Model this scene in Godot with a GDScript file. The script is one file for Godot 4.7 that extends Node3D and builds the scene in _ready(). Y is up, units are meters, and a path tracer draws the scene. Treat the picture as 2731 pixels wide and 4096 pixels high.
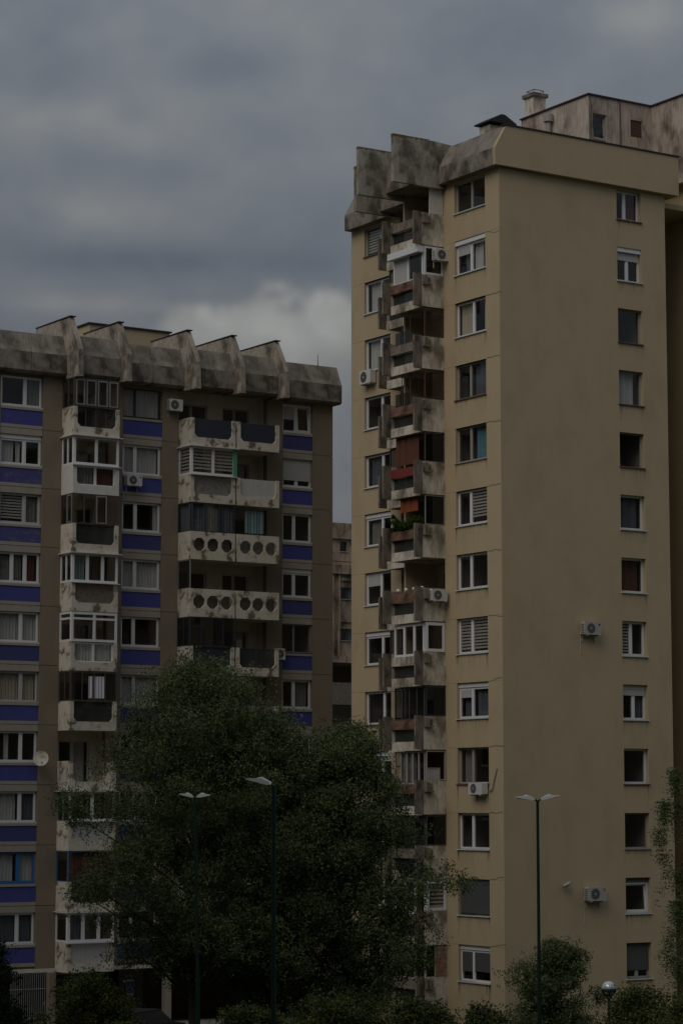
extends Node3D

# ---------------------------------------------------------------- mesh builder
class MB:
	var v := PackedVector3Array()
	var n := PackedVector3Array()
	func tri(a: Vector3, b: Vector3, c: Vector3) -> void:   # counter-clockwise seen from outside
		var k := (b - a).cross(c - a)
		if k.length_squared() < 1e-14:
			return
		k = k.normalized()
		v.append(a); v.append(c); v.append(b)
		n.append(k); n.append(k); n.append(k)
	func quad(a: Vector3, b: Vector3, c: Vector3, d: Vector3) -> void:
		tri(a, b, c)
		tri(a, c, d)
	func box(x0: float, y0: float, z0: float, x1: float, y1: float, z1: float, T := Transform3D()) -> void:
		var p := []
		for i in 8:
			p.append(T * Vector3(x1 if i & 1 else x0, y1 if i & 2 else y0, z1 if i & 4 else z0))
		quad(p[4], p[5], p[7], p[6])
		quad(p[1], p[0], p[2], p[3])
		quad(p[5], p[1], p[3], p[7])
		quad(p[0], p[4], p[6], p[2])
		quad(p[6], p[7], p[3], p[2])
		quad(p[0], p[1], p[5], p[4])
	# polygon in local XY, extruded along local Z
	func ext(poly: PackedVector2Array, z0: float, z1: float, T := Transform3D()) -> void:
		var q := poly
		if Geometry2D.is_polygon_clockwise(q):
			q = q.duplicate()
			q.reverse()
		var t := Geometry2D.triangulate_polygon(q)
		for i in range(0, t.size(), 3):
			var a: Vector2 = q[t[i]]
			var b: Vector2 = q[t[i + 1]]
			var c: Vector2 = q[t[i + 2]]
			if (b - a).cross(c - a) < 0.0:
				var s := b
				b = c
				c = s
			tri(T * Vector3(a.x, a.y, z1), T * Vector3(b.x, b.y, z1), T * Vector3(c.x, c.y, z1))
			tri(T * Vector3(a.x, a.y, z0), T * Vector3(c.x, c.y, z0), T * Vector3(b.x, b.y, z0))
		for i in q.size():
			var a: Vector2 = q[i]
			var b: Vector2 = q[(i + 1) % q.size()]
			quad(T * Vector3(a.x, a.y, z0), T * Vector3(b.x, b.y, z0), T * Vector3(b.x, b.y, z1), T * Vector3(a.x, a.y, z1))
	func tube(pts: Array, rads: Array, sides := 6) -> void:
		var rings := []
		for i in pts.size():
			var d: Vector3 = (pts[mini(i + 1, pts.size() - 1)] - pts[maxi(i - 1, 0)]).normalized()
			var s := d.cross(Vector3(0.31, 0.17, 0.93)).normalized()
			var u := d.cross(s)
			var ring := []
			for k in sides:
				var a := TAU * k / sides
				ring.append(pts[i] + (s * cos(a) + u * sin(a)) * rads[i])
			rings.append(ring)
		for i in pts.size() - 1:
			for k in sides:
				var l := (k + 1) % sides
				quad(rings[i][l], rings[i][k], rings[i + 1][k], rings[i + 1][l])
		for k in range(1, sides - 1):
			tri(rings[0][0], rings[0][k], rings[0][k + 1])
			tri(rings[-1][0], rings[-1][k + 1], rings[-1][k])
	func disc(c: Vector3, r: float, z: float, sides := 20) -> void:
		for k in sides:
			var a := TAU * k / sides
			var b := TAU * (k + 1) / sides
			tri(c + Vector3(0, 0, z), c + Vector3(cos(a) * r, sin(a) * r, z), c + Vector3(cos(b) * r, sin(b) * r, z))
	func done() -> ArrayMesh:
		var arr := []
		arr.resize(Mesh.ARRAY_MAX)
		arr[Mesh.ARRAY_VERTEX] = v
		arr[Mesh.ARRAY_NORMAL] = n
		var m := ArrayMesh.new()
		m.add_surface_from_arrays(Mesh.PRIMITIVE_TRIANGLES, arr)
		return m

var M := {}
var rng := RandomNumberGenerator.new()
var cache := {}
var used := {}

# ---------------------------------------------------------------- materials
func lin(r: float, g: float, b: float) -> Color:
	return Color(r, g, b).linear_to_srgb()

func noise_tex(seed_: int, freq: float, stops: Array, oct := 4, kind := FastNoiseLite.TYPE_SIMPLEX_SMOOTH, size := 512) -> NoiseTexture2D:
	var f := FastNoiseLite.new()
	f.seed = seed_
	f.noise_type = kind
	f.frequency = freq
	f.fractal_octaves = oct
	f.fractal_gain = 0.6
	var t := NoiseTexture2D.new()
	t.width = size
	t.height = size
	t.seamless = true
	t.seamless_blend_skirt = 0.2
	t.noise = f
	var g := Gradient.new()
	var offs := PackedFloat32Array()
	var cols := PackedColorArray()
	for s in stops:
		offs.append(s[0])
		cols.append(lin(s[1], s[2], s[3]))
	g.offsets = offs
	g.colors = cols
	t.color_ramp = g
	return t

func plain(key: String, r: float, g: float, b: float, rough := 0.8, metal := 0.0) -> StandardMaterial3D:
	var m := StandardMaterial3D.new()
	m.resource_name = key
	m.albedo_color = lin(r, g, b)
	m.roughness = rough
	m.metallic = metal
	M[key] = m
	return m

func patterned(key: String, tex: Texture2D, scale: Vector3, rough: float, tint := Color.WHITE, streak: Texture2D = null, sscale := Vector3.ONE) -> StandardMaterial3D:
	var m := StandardMaterial3D.new()
	m.resource_name = key
	m.albedo_color = tint.linear_to_srgb()
	m.albedo_texture = tex
	m.uv1_triplanar = true
	m.uv1_world_triplanar = true
	m.uv1_scale = scale
	m.roughness = rough
	if streak:
		m.detail_enabled = true
		m.detail_blend_mode = BaseMaterial3D.BLEND_MODE_MUL
		m.detail_albedo = streak
		m.detail_uv_layer = BaseMaterial3D.DETAIL_UV_2
		m.uv2_triplanar = true
		m.uv2_world_triplanar = true
		m.uv2_scale = sscale
	M[key] = m
	return m

func glass(key: String, r: float, g: float, b: float, alpha: float) -> void:
	var m := StandardMaterial3D.new()
	m.resource_name = key
	m.transparency = BaseMaterial3D.TRANSPARENCY_ALPHA
	m.albedo_color = Color(r, g, b, alpha)
	m.roughness = 0.03
	m.metallic_specular = 0.4
	M[key] = m

func materials() -> void:
	var blot := noise_tex(3, 0.008, [[0.0, 0.88, 0.87, 0.85], [0.45, 0.98, 0.98, 0.97], [0.75, 1.0, 1.0, 1.0]], 7)
	var run := noise_tex(7, 0.03, [[0.0, 0.60, 0.56, 0.52], [0.38, 0.88, 0.86, 0.83], [0.6, 1.0, 1.0, 1.0]], 5)
	var soft_run := noise_tex(8, 0.02, [[0.0, 0.91, 0.90, 0.88], [0.45, 0.99, 0.985, 0.98], [0.65, 1.0, 1.0, 1.0]], 5)
	var stains := noise_tex(11, 0.006, [[0.0, 0.20, 0.18, 0.16], [0.30, 0.46, 0.44, 0.41], [0.42, 0.72, 0.69, 0.66], [0.56, 0.90, 0.88, 0.85], [0.75, 1.0, 0.99, 0.97], [1.0, 1.1, 1.09, 1.06]], 8)
	var chips := noise_tex(17, 0.009, [[0.0, 0.16, 0.13, 0.10], [0.27, 0.34, 0.29, 0.24], [0.335, 0.72, 0.69, 0.63], [0.5, 0.92, 0.90, 0.86], [1.0, 1.0, 0.99, 0.96]], 8)
	var fade := noise_tex(23, 0.007, [[0.0, 0.85, 0.92, 1.0], [0.4, 0.97, 0.97, 0.98], [1.0, 1.05, 1.05, 1.02]], 6)
	var mottle := noise_tex(29, 0.02, [[0.0, 0.55, 0.55, 0.55], [0.5, 0.95, 0.95, 0.95], [1.0, 1.15, 1.15, 1.15]], 6)
	var faint := noise_tex(9, 0.012, [[0.0, 0.955, 0.95, 0.94], [0.5, 0.99, 0.99, 0.985], [0.8, 1.0, 1.0, 1.0]], 6)
	var worn := noise_tex(24, 0.008, [[0.0, 1.0, 0.92, 0.34], [0.32, 0.85, 0.76, 0.37], [0.42, 0.5, 0.48, 0.48], [1.0, 0.44, 0.44, 0.5]], 7)
	patterned("stucco", blot, Vector3(0.09, 0.06, 0.09), 0.93, Color(0.500, 0.392, 0.250), faint, Vector3(0.12, 0.05, 0.12))
	patterned("pier", blot, Vector3(0.2, 0.1, 0.2), 0.95, Color(0.25, 0.20, 0.145), soft_run, Vector3(1.3, 0.03, 1.3))
	patterned("strip", blot, Vector3(0.4, 0.3, 0.4), 0.92, Color(0.37, 0.325, 0.275), soft_run, Vector3(0.5, 0.1, 0.5))
	patterned("blue", fade, Vector3(0.3, 0.3, 0.3), 0.8, Color(0.058, 0.066, 0.26))
	patterned("blue_worn", worn, Vector3(0.33, 0.4, 0.33), 0.85, Color(0.14, 0.15, 0.46))
	patterned("blue_dull", fade, Vector3(0.42, 0.3, 0.42), 0.85, Color(0.052, 0.058, 0.19), soft_run, Vector3(0.7, 0.2, 0.7))
	patterned("roof_concrete", stains, Vector3(0.22, 0.18, 0.22), 0.96, Color(0.295, 0.265, 0.228), run, Vector3(0.25, 0.13, 0.25))
	patterned("band_concrete", stains, Vector3(0.25, 0.18, 0.25), 0.96, Color(0.285, 0.256, 0.22), run, Vector3(0.25, 0.13, 0.25))
	patterned("pale_concrete", stains, Vector3(0.21, 0.12, 0.21), 0.95, Color(0.70, 0.645, 0.56), run, Vector3(0.3, 0.1, 0.3))
	patterned("fin_concrete", stains, Vector3(0.19, 0.15, 0.19), 0.95, Color(0.42, 0.38, 0.325), run, Vector3(0.24, 0.14, 0.24))
	patterned("brown_concrete", stains, Vector3(0.33, 0.2, 0.33), 0.95, Color(0.25, 0.215, 0.178), run, Vector3(0.4, 0.13, 0.4))
	patterned("rust_paint", stains, Vector3(0.4, 0.35, 0.4), 0.9, Color(0.27, 0.15, 0.11), run, Vector3(0.7, 0.12, 0.7))
	patterned("chipped_white", chips, Vector3(0.23, 0.23, 0.23), 0.92, Color(0.66, 0.62, 0.55), soft_run, Vector3(0.8, 0.15, 0.8))
	patterned("fresh_white", blot, Vector3(0.5, 0.5, 0.5), 0.85, Color(0.66, 0.64, 0.60), soft_run, Vector3(0.8, 0.2, 0.8))
	patterned("loggia", blot, Vector3(0.4, 0.3, 0.4), 0.95, Color(0.64, 0.585, 0.50), soft_run, Vector3(0.8, 0.1, 0.8))
	patterned("board", mottle, Vector3(0.3, 0.3, 0.3), 0.9, Color(0.18, 0.145, 0.115))
	patterned("grey_board", mottle, Vector3(0.3, 0.3, 0.3), 0.9, Color(0.24, 0.23, 0.21))
	patterned("asphalt", mottle, Vector3(0.3, 0.3, 0.3), 0.95, Color(0.05, 0.05, 0.052))
	patterned("grass", mottle, Vector3(0.5, 0.5, 0.5), 1.0, Color(0.05, 0.075, 0.025))
	patterned("paving", mottle, Vector3(0.6, 0.6, 0.6), 0.95, Color(0.24, 0.235, 0.22))
	patterned("far_wall", stains, Vector3(0.18, 0.1, 0.18), 0.95, Color(0.40, 0.32, 0.25), run, Vector3(0.3, 0.04, 0.3))
	patterned("penthouse", stains, Vector3(0.13, 0.1, 0.13), 0.95, Color(0.56, 0.48, 0.42), run, Vector3(0.3, 0.05, 0.3))
	patterned("moss", mottle, Vector3(0.8, 0.8, 0.8), 1.0, Color(0.19, 0.105, 0.035))
	patterned("bark", mottle, Vector3(3, 0.6, 3), 1.0, Color(0.07, 0.055, 0.045))
	patterned("pale_bark", mottle, Vector3(2, 2, 2), 0.9, Color(0.30, 0.28, 0.25))
	plain("rain_dirt", 0.35, 0.265, 0.17, 0.95)
	plain("pvc", 0.74, 0.74, 0.75, 0.35)
	plain("old_frame", 0.36, 0.335, 0.30, 0.7)
	plain("dark_frame", 0.075, 0.065, 0.055, 0.6)
	plain("blue_frame", 0.03, 0.16, 0.42, 0.5)
	plain("navy_frame", 0.030, 0.038, 0.055, 0.5)
	plain("thin_metal", 0.36, 0.36, 0.35, 0.45, 0.4)
	plain("rust_metal", 0.10, 0.035, 0.025, 0.7)
	plain("sill", 0.60, 0.59, 0.58, 0.5)
	plain("rust_sill", 0.15, 0.075, 0.06, 0.7)
	plain("stone_sill", 0.36, 0.33, 0.28, 0.9)
	plain("shutter", 0.50, 0.49, 0.47, 0.6)
	plain("dark_shutter", 0.09, 0.09, 0.092, 0.6)
	plain("room", 0.30, 0.27, 0.235, 0.95)
	plain("flashing", 0.055, 0.032, 0.03, 0.6, 0.3)
	plain("tar", 0.04, 0.04, 0.042, 0.9)
	plain("ac_white", 0.60, 0.59, 0.56, 0.5)
	plain("ac_grey", 0.40, 0.39, 0.37, 0.5)
	plain("black", 0.015, 0.015, 0.016, 0.6)
	plain("lamp_green", 0.006, 0.030, 0.024, 0.35)
	plain("lamp_head", 0.72, 0.73, 0.72, 0.4, 0.0)
	plain("lamp_lens", 0.35, 0.36, 0.36, 0.15)
	plain("red_paint", 0.20, 0.03, 0.025, 0.6)
	plain("green_board", 0.09, 0.34, 0.20, 0.6)
	plain("blue_sign", 0.03, 0.12, 0.42, 0.5)
	plain("white", 0.78, 0.78, 0.78, 0.5)
	plain("car_paint", 0.03, 0.032, 0.036, 0.25, 0.3)
	plain("tyre", 0.015, 0.015, 0.015, 0.9)
	plain("red_dot", 0.45, 0.02, 0.03, 0.5)
	plain("orange_cloth", 0.25, 0.07, 0.025, 0.95)
	plain("rust_cloth", 0.125, 0.05, 0.03, 0.95)
	plain("teal_cloth", 0.15, 0.23, 0.23, 0.95)
	plain("blue_cloth", 0.10, 0.118, 0.145, 0.95)
	plain("white_cloth", 0.66, 0.66, 0.70, 0.95)
	plain("maroon_cloth", 0.12, 0.045, 0.034, 0.95)
	plain("sheer", 0.52, 0.52, 0.49, 0.95)
	plain("cream", 0.50, 0.44, 0.33, 0.95)
	plain("teal", 0.12, 0.27, 0.33, 0.95)
	plain("red_curtain", 0.15, 0.04, 0.034, 0.95)
	plain("blind", 0.42, 0.40, 0.36, 0.8)
	plain("flower_red", 0.5, 0.01, 0.015, 0.7)
	plain("brick_red", 0.28, 0.16, 0.11, 0.95)
	plain("brick_tan", 0.33, 0.21, 0.15, 0.95)
	plain("mortar", 0.30, 0.27, 0.23, 0.95)
	glass("pane", 0.05, 0.06, 0.06, 0.06)
	glass("smoky_pane", 0.10, 0.11, 0.11, 0.5)
	glass("wired_pane", 0.24, 0.25, 0.24, 0.72)
	var ball := StandardMaterial3D.new()
	ball.resource_name = "globe_mirror"
	ball.albedo_color = lin(0.62, 0.64, 0.66)
	ball.roughness = 0.12
	ball.metallic = 0.25
	M["globe"] = ball
	for q in [["leaf", 0.15], ["leaf_soft", 0.2]]:
		var m := StandardMaterial3D.new()
		m.resource_name = q[0]
		m.vertex_color_use_as_albedo = true
		m.roughness = 0.85
		m.metallic_specular = 0.25
		m.backlight_enabled = true
		m.backlight = lin(0.02, 0.035, 0.008)
		M[q[0]] = m

# ---------------------------------------------------------------- scene helpers
func numbered(base: String) -> String:
	var k: int = used.get(base, 0)
	used[base] = k + 1
	return base if k == 0 else "%s_%03d" % [base, k]

func thing(called: String, label: String, category: String, at: Vector3, group := "") -> Node3D:
	var o := Node3D.new()
	o.name = numbered(called)
	add_child(o)
	o.position = at
	o.set_meta("label", label)
	o.set_meta("category", category)
	if group:
		o.set_meta("group", group)
	return o

func part(parent: Node3D, called: String, mesh: Mesh, material: Material, T := Transform3D(), label := "") -> MeshInstance3D:
	var o := MeshInstance3D.new()
	o.name = called
	o.mesh = mesh
	o.material_override = material
	o.transform = T
	parent.add_child(o, true)
	if label:
		o.set_meta("label", label)
	return o

func structure(called: String, mesh: Mesh, material: Material, T := Transform3D()) -> MeshInstance3D:
	var o := part(self, called, mesh, material, T)
	o.set_meta("kind", "structure")
	return o

# wall frame: x right seen from outside, y up, z outwards
func facing_z(at: Vector3) -> Transform3D:
	return Transform3D(Basis(), at)

func facing_mx(at: Vector3) -> Transform3D:
	return Transform3D(Basis(Vector3(0, 0, 1), Vector3(0, 1, 0), Vector3(-1, 0, 0)), at)

func wall_mesh(x0: float, x1: float, y0: float, y1: float, holes: Array, deep: float, rim := true) -> ArrayMesh:
	var b := MB.new()
	var xs := [x0, x1]
	var ys := [y0, y1]
	for h in holes:
		for k in [h[0], h[2]]:
			if not xs.has(k):
				xs.append(k)
		for k in [h[1], h[3]]:
			if not ys.has(k):
				ys.append(k)
	xs.sort()
	ys.sort()
	for i in xs.size() - 1:
		for j in ys.size() - 1:
			var mx: float = (xs[i] + xs[i + 1]) / 2.0
			var my: float = (ys[j] + ys[j + 1]) / 2.0
			var open := false
			for h in holes:
				if mx > h[0] and mx < h[2] and my > h[1] and my < h[3]:
					open = true
			if not open:
				b.quad(Vector3(xs[i], ys[j], 0), Vector3(xs[i + 1], ys[j], 0), Vector3(xs[i + 1], ys[j + 1], 0), Vector3(xs[i], ys[j + 1], 0))
	for h in holes:
		b.quad(Vector3(h[0], h[1], 0), Vector3(h[0], h[1], -deep), Vector3(h[0], h[3], -deep), Vector3(h[0], h[3], 0))
		b.quad(Vector3(h[2], h[1], -deep), Vector3(h[2], h[1], 0), Vector3(h[2], h[3], 0), Vector3(h[2], h[3], -deep))
		b.quad(Vector3(h[0], h[1], -deep), Vector3(h[0], h[1], 0), Vector3(h[2], h[1], 0), Vector3(h[2], h[1], -deep))
		b.quad(Vector3(h[0], h[3], 0), Vector3(h[0], h[3], -deep), Vector3(h[2], h[3], -deep), Vector3(h[2], h[3], 0))
	if not rim:
		return b.done()
	# thickness at the outer rim
	b.quad(Vector3(x0, y0, -deep), Vector3(x0, y0, 0), Vector3(x0, y1, 0), Vector3(x0, y1, -deep))
	b.quad(Vector3(x1, y0, 0), Vector3(x1, y0, -deep), Vector3(x1, y1, -deep), Vector3(x1, y1, 0))
	b.quad(Vector3(x0, y1, 0), Vector3(x1, y1, 0), Vector3(x1, y1, -deep), Vector3(x0, y1, -deep))
	b.quad(Vector3(x0, y0, -deep), Vector3(x1, y0, -deep), Vector3(x1, y0, 0), Vector3(x0, y0, 0))
	return b.done()

func curtain_mesh(w: float, h: float, seed_: int) -> ArrayMesh:
	var key := "cur%.2f_%.2f_%d" % [w, h, seed_ % 3]
	if cache.has(key):
		return cache[key]
	var b := MB.new()
	var n := maxi(4, int(w / 0.05))
	for i in n:
		var xa := w * i / n
		var xb := w * (i + 1) / n
		var za := 0.035 * sin(i * 1.9 + seed_ % 3) + 0.02 * sin(i * 0.7)
		var zb := 0.035 * sin((i + 1) * 1.9 + seed_ % 3) + 0.02 * sin((i + 1) * 0.7)
		b.quad(Vector3(xa, 0, za), Vector3(xb, 0, zb), Vector3(xb, h, zb), Vector3(xa, h, za))
	cache[key] = b.done()
	return cache[key]

func slats_mesh(w: float, h: float, step: float, tilt := 0.6) -> ArrayMesh:
	var key := "sl%.2f_%.2f_%.3f" % [w, h, step]
	if cache.has(key):
		return cache[key]
	var b := MB.new()
	var n := int(h / step)
	for i in n:
		var y := h - step * (i + 1)
		b.box(0, y, 0.0, w, y + step * tilt, 0.012)
	cache[key] = b.done()
	return cache[key]

func roller_mesh(w: float, h: float) -> ArrayMesh:
	var key := "ro%.2f_%.2f" % [w, h]
	if cache.has(key):
		return cache[key]
	var b := MB.new()
	var n := maxi(1, int(h / 0.055))
	for i in n:
		var y := h * i / n
		b.box(0, y + 0.004, 0, w, y + h / n - 0.004, 0.022)
	b.box(0, 0, -0.006, w, h, 0.01)
	cache[key] = b.done()
	return cache[key]

func room_mesh(w: float, h: float, deep: float) -> ArrayMesh:
	var key := "rm%.2f_%.2f_%.2f" % [w, h, deep]
	if cache.has(key):
		return cache[key]
	var b := MB.new()
	var x0 := -0.25
	var x1 := w + 0.25
	var y0 := -0.5
	var y1 := h + 0.2
	b.quad(Vector3(x0, y0, -deep), Vector3(x1, y0, -deep), Vector3(x1, y1, -deep), Vector3(x0, y1, -deep))
	b.quad(Vector3(x0, y0, 0), Vector3(x0, y0, -deep), Vector3(x0, y1, -deep), Vector3(x0, y1, 0))
	b.quad(Vector3(x1, y0, -deep), Vector3(x1, y0, 0), Vector3(x1, y1, 0), Vector3(x1, y1, -deep))
	b.quad(Vector3(x0, y0, 0), Vector3(x1, y0, 0), Vector3(x1, y0, -deep), Vector3(x0, y0, -deep))
	b.quad(Vector3(x0, y1, -deep), Vector3(x1, y1, -deep), Vector3(x1, y1, 0), Vector3(x0, y1, 0))
	# the inner face of the outer wall round the opening
	b.quad(Vector3(x0, y0, 0), Vector3(x1, y0, 0), Vector3(x1, 0, 0), Vector3(x0, 0, 0))
	b.quad(Vector3(x0, h, 0), Vector3(x1, h, 0), Vector3(x1, y1, 0), Vector3(x0, y1, 0))
	b.quad(Vector3(x0, 0, 0), Vector3(0, 0, 0), Vector3(0, h, 0), Vector3(x0, h, 0))
	b.quad(Vector3(w, 0, 0), Vector3(x1, 0, 0), Vector3(x1, h, 0), Vector3(w, h, 0))
	cache[key] = b.done()
	return cache[key]

# a window whose opening is w by h; T stands at the opening's lower left corner in the wall plane
# spec: fr frame material, cuts mullion positions (0..1), edge/post widths, rec recess, cur curtain, blind panes,
#       roll how far the roller shutter is down, box shutter box, sill material, tilt pane that stands tilted
func window(parent: Node3D, T: Transform3D, w: float, h: float, s: Dictionary) -> MeshInstance3D:
	var rec: float = s.get("rec", 0.14)
	var e: float = s.get("edge", 0.095)
	var post: float = s.get("post", 0.17)
	var cuts: Array = s.get("cuts", [0.5])
	var fr: Material = M[s.get("fr", "pvc")]
	var top := h
	var bx: float = 0.2 if s.get("box", false) else 0.0
	top -= bx
	var key := "wf%.2f_%.2f_%.2f_%.2f_%.2f_%s" % [w, h, rec, e, top, str(cuts)] + str(post)
	if not cache.has(key):
		var b := MB.new()
		var z0 := -rec - 0.07
		b.box(0, 0, z0, e, top, -rec)
		b.box(w - e, 0, z0, w, top, -rec)
		b.box(e, 0, z0, w - e, e, -rec)
		b.box(e, top - e, z0, w - e, top, -rec)
		for c in cuts:
			b.box(c * w - post / 2, e, z0, c * w + post / 2, top - e, -rec)
			b.box(c * w - 0.02, e, -rec, c * w + 0.02, top - e, -rec + 0.012)
		cache[key] = b.done()
	var o := part(parent, "window", cache[key], fr, T, s.get("label", ""))
	var xs := [e]
	for c in cuts:
		xs.append(c * w - post / 2)
		xs.append(c * w + post / 2)
	xs.append(w - e)
	var blinds: Array = s.get("blind", [])
	var rolls: Dictionary = s.get("rolls", {})
	for i in xs.size() / 2:
		var pw: float = xs[2 * i + 1] - xs[2 * i]
		var ph := top - 2 * e
		var pk := "pn%.3f_%.3f" % [pw, ph]
		if not cache.has(pk):
			var b := MB.new()
			b.box(0, 0, -0.012, pw, ph, 0.0)
			cache[pk] = b.done()
		var pt := Transform3D(Basis(), Vector3(xs[2 * i], e, -rec - 0.03))
		if s.get("tilt", -1) == i:
			pt = pt * Transform3D(Basis(Vector3(1, 0, 0), -0.09), Vector3.ZERO)
			var sash := MB.new()
			sash.box(0, 0, -0.03, 0.06, ph, 0.03)
			sash.box(pw - 0.06, 0, -0.03, pw, ph, 0.03)
			sash.box(0.06, 0, -0.03, pw - 0.06, 0.06, 0.03)
			sash.box(0.06, ph - 0.06, -0.03, pw - 0.06, ph, 0.03)
			part(o, "tilted_sash", sash.done(), fr, pt)
		if not s.get("open", []).has(i):
			part(o, "pane", cache[pk], M[s.get("glass", "pane")], pt)
		if blinds.has(i):
			part(o, "blind", slats_mesh(pw, ph * s.get("blind_h", 0.95), 0.14), M["blind"], Transform3D(Basis(), Vector3(xs[2 * i], e + ph * (1.0 - s.get("blind_h", 0.95)), -rec - 0.09)))
		if rolls.has(i):
			var rh: float = rolls[i] * ph
			part(o, "roller_shutter", roller_mesh(pw, rh), M[s.get("shut", "shutter")], Transform3D(Basis(), Vector3(xs[2 * i], e + ph - rh, -rec - 0.015)))
	var cs: Array = s.get("cur", [])
	var k := 0
	for c in cs:   # [material, from, to] in shares of the width
		k += 1
		part(o, "curtain", curtain_mesh((c[2] - c[1]) * w, h - 0.05, k + int(T.origin.y)), M[c[0]], Transform3D(Basis(), Vector3(c[1] * w, 0.03, -rec - 0.2)))
	if bx > 0.0:
		var b := MB.new()
		var po: float = s.get("box_out", 0.0)
		b.box(0, top, -rec - 0.12, w, h - 0.003, -rec + 0.05 + po)
		part(o, "shutter_box", b.done(), M[s.get("box_mat", "pvc")])
	if s.has("roll"):
		var rh: float = s.roll * (top - e)
		part(o, "roller_shutter", roller_mesh(w - 0.1, rh), M[s.get("shut", "shutter")], Transform3D(Basis(), Vector3(0.05, top - rh, -rec + 0.012)))
	if s.get("sill", "sill") != "":
		var b := MB.new()
		b.box(-0.04, -0.045, -rec - 0.03, w + 0.04, 0.0, 0.075)
		part(o, "sill", b.done(), M[s.get("sill", "sill")])
	if s.has("dirt"):
		var r := RandomNumberGenerator.new()
		r.seed = int(T.origin.y * 37.0 + T.origin.x * 11.0 + w * 100.0)
		var b := MB.new()
		for i in int(s.dirt):
			var x := r.randf() * w
			if r.randf() < 0.45:
				x = r.randf_range(-0.04, 0.14) if r.randf() < 0.5 else w - r.randf_range(-0.04, 0.14)
			var wd := r.randf_range(0.012, 0.035)
			var ln := r.randf_range(0.15, 1.0) * r.randf_range(0.5, 1.0)
			var sh := r.randf_range(-0.02, 0.02)
			b.quad(Vector3(x + sh, -0.05 - ln, 0.004), Vector3(x + sh + wd * 0.3, -0.05 - ln, 0.004), Vector3(x + wd, -0.05, 0.004), Vector3(x, -0.05, 0.004))
		part(o, "rain_streaks", b.done(), M["rain_dirt"]).set_meta("kind", "stuff")
	if s.get("room", true):
		part(o, "room", room_mesh(w, h, s.get("deep", 2.0)), M["room"], Transform3D(Basis(), Vector3(0, 0, -0.302)))
	return o

# a glazed screen (balcony enclosure) in a plane, no wall opening: x 0..w, y 0..h
func screen(parent: Node3D, T: Transform3D, w: float, h: float, s: Dictionary) -> MeshInstance3D:
	var e: float = s.get("edge", 0.09)
	var post: float = s.get("post", 0.13)
	var n: int = s.get("n", 2)
	var b := MB.new()
	b.box(0, 0, -0.06, e, h, 0)
	b.box(w - e, 0, -0.06, w, h, 0)
	b.box(e, 0, -0.06, w - e, e, 0)
	b.box(e, h - e, -0.06, w - e, h, 0)
	var tr: float = s.get("transom", 0.0)
	for i in range(1, n):
		b.box(w * i / n - post / 2, e, -0.06, w * i / n + post / 2, h - e, 0)
	if tr > 0.0:
		b.box(e, h - tr - 0.05, -0.061, w - e, h - tr + 0.05, 0.001)
	var o := part(parent, s.get("name", "glazing"), b.done(), M[s.get("fr", "pvc")], T)
	for i in n:
		if s.get("open", []).has(i):
			continue
		var x0: float = maxf(e, w * i / n + (post / 2 if i > 0 else 0.0))
		var x1: float = minf(w - e, w * (i + 1) / n - (post / 2 if i < n - 1 else 0.0))
		var g := MB.new()
		g.box(x0, e, -0.035, x1, h - e, -0.025)
		part(o, "pane", g.done(), M[s.get("glass", "pane")])
		if s.get("blind", []).has(i):
			part(o, "blind", slats_mesh(x1 - x0, h - 2 * e, 0.17, 0.55), M["blind"], Transform3D(Basis(), Vector3(x0, e, -0.1)))
		if s.get("shutter", []).has(i):
			part(o, "roller_shutter", roller_mesh(x1 - x0, h - 2 * e), M["shutter"], Transform3D(Basis(), Vector3(x0, e, -0.02)))
		if s.get("sash", []).has(i):
			var q := MB.new()
			q.box(x0, e, -0.02, x0 + 0.05, h - e, 0.02)
			q.box(x1 - 0.05, e, -0.02, x1, h - e, 0.02)
			q.box(x0 + 0.05, e, -0.02, x1 - 0.05, e + 0.05, 0.02)
			q.box(x0 + 0.05, h - e - 0.05, -0.02, x1 - 0.05, h - e, 0.02)
			part(o, "sash", q.done(), M["thin_metal"])
	for c in s.get("cur", []):
		part(o, "curtain", curtain_mesh((c[2] - c[1]) * w, h * 0.97, int(T.origin.y)), M[c[0]], Transform3D(Basis(), Vector3(c[1] * w, 0.01, -0.16)))
	return o

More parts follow.
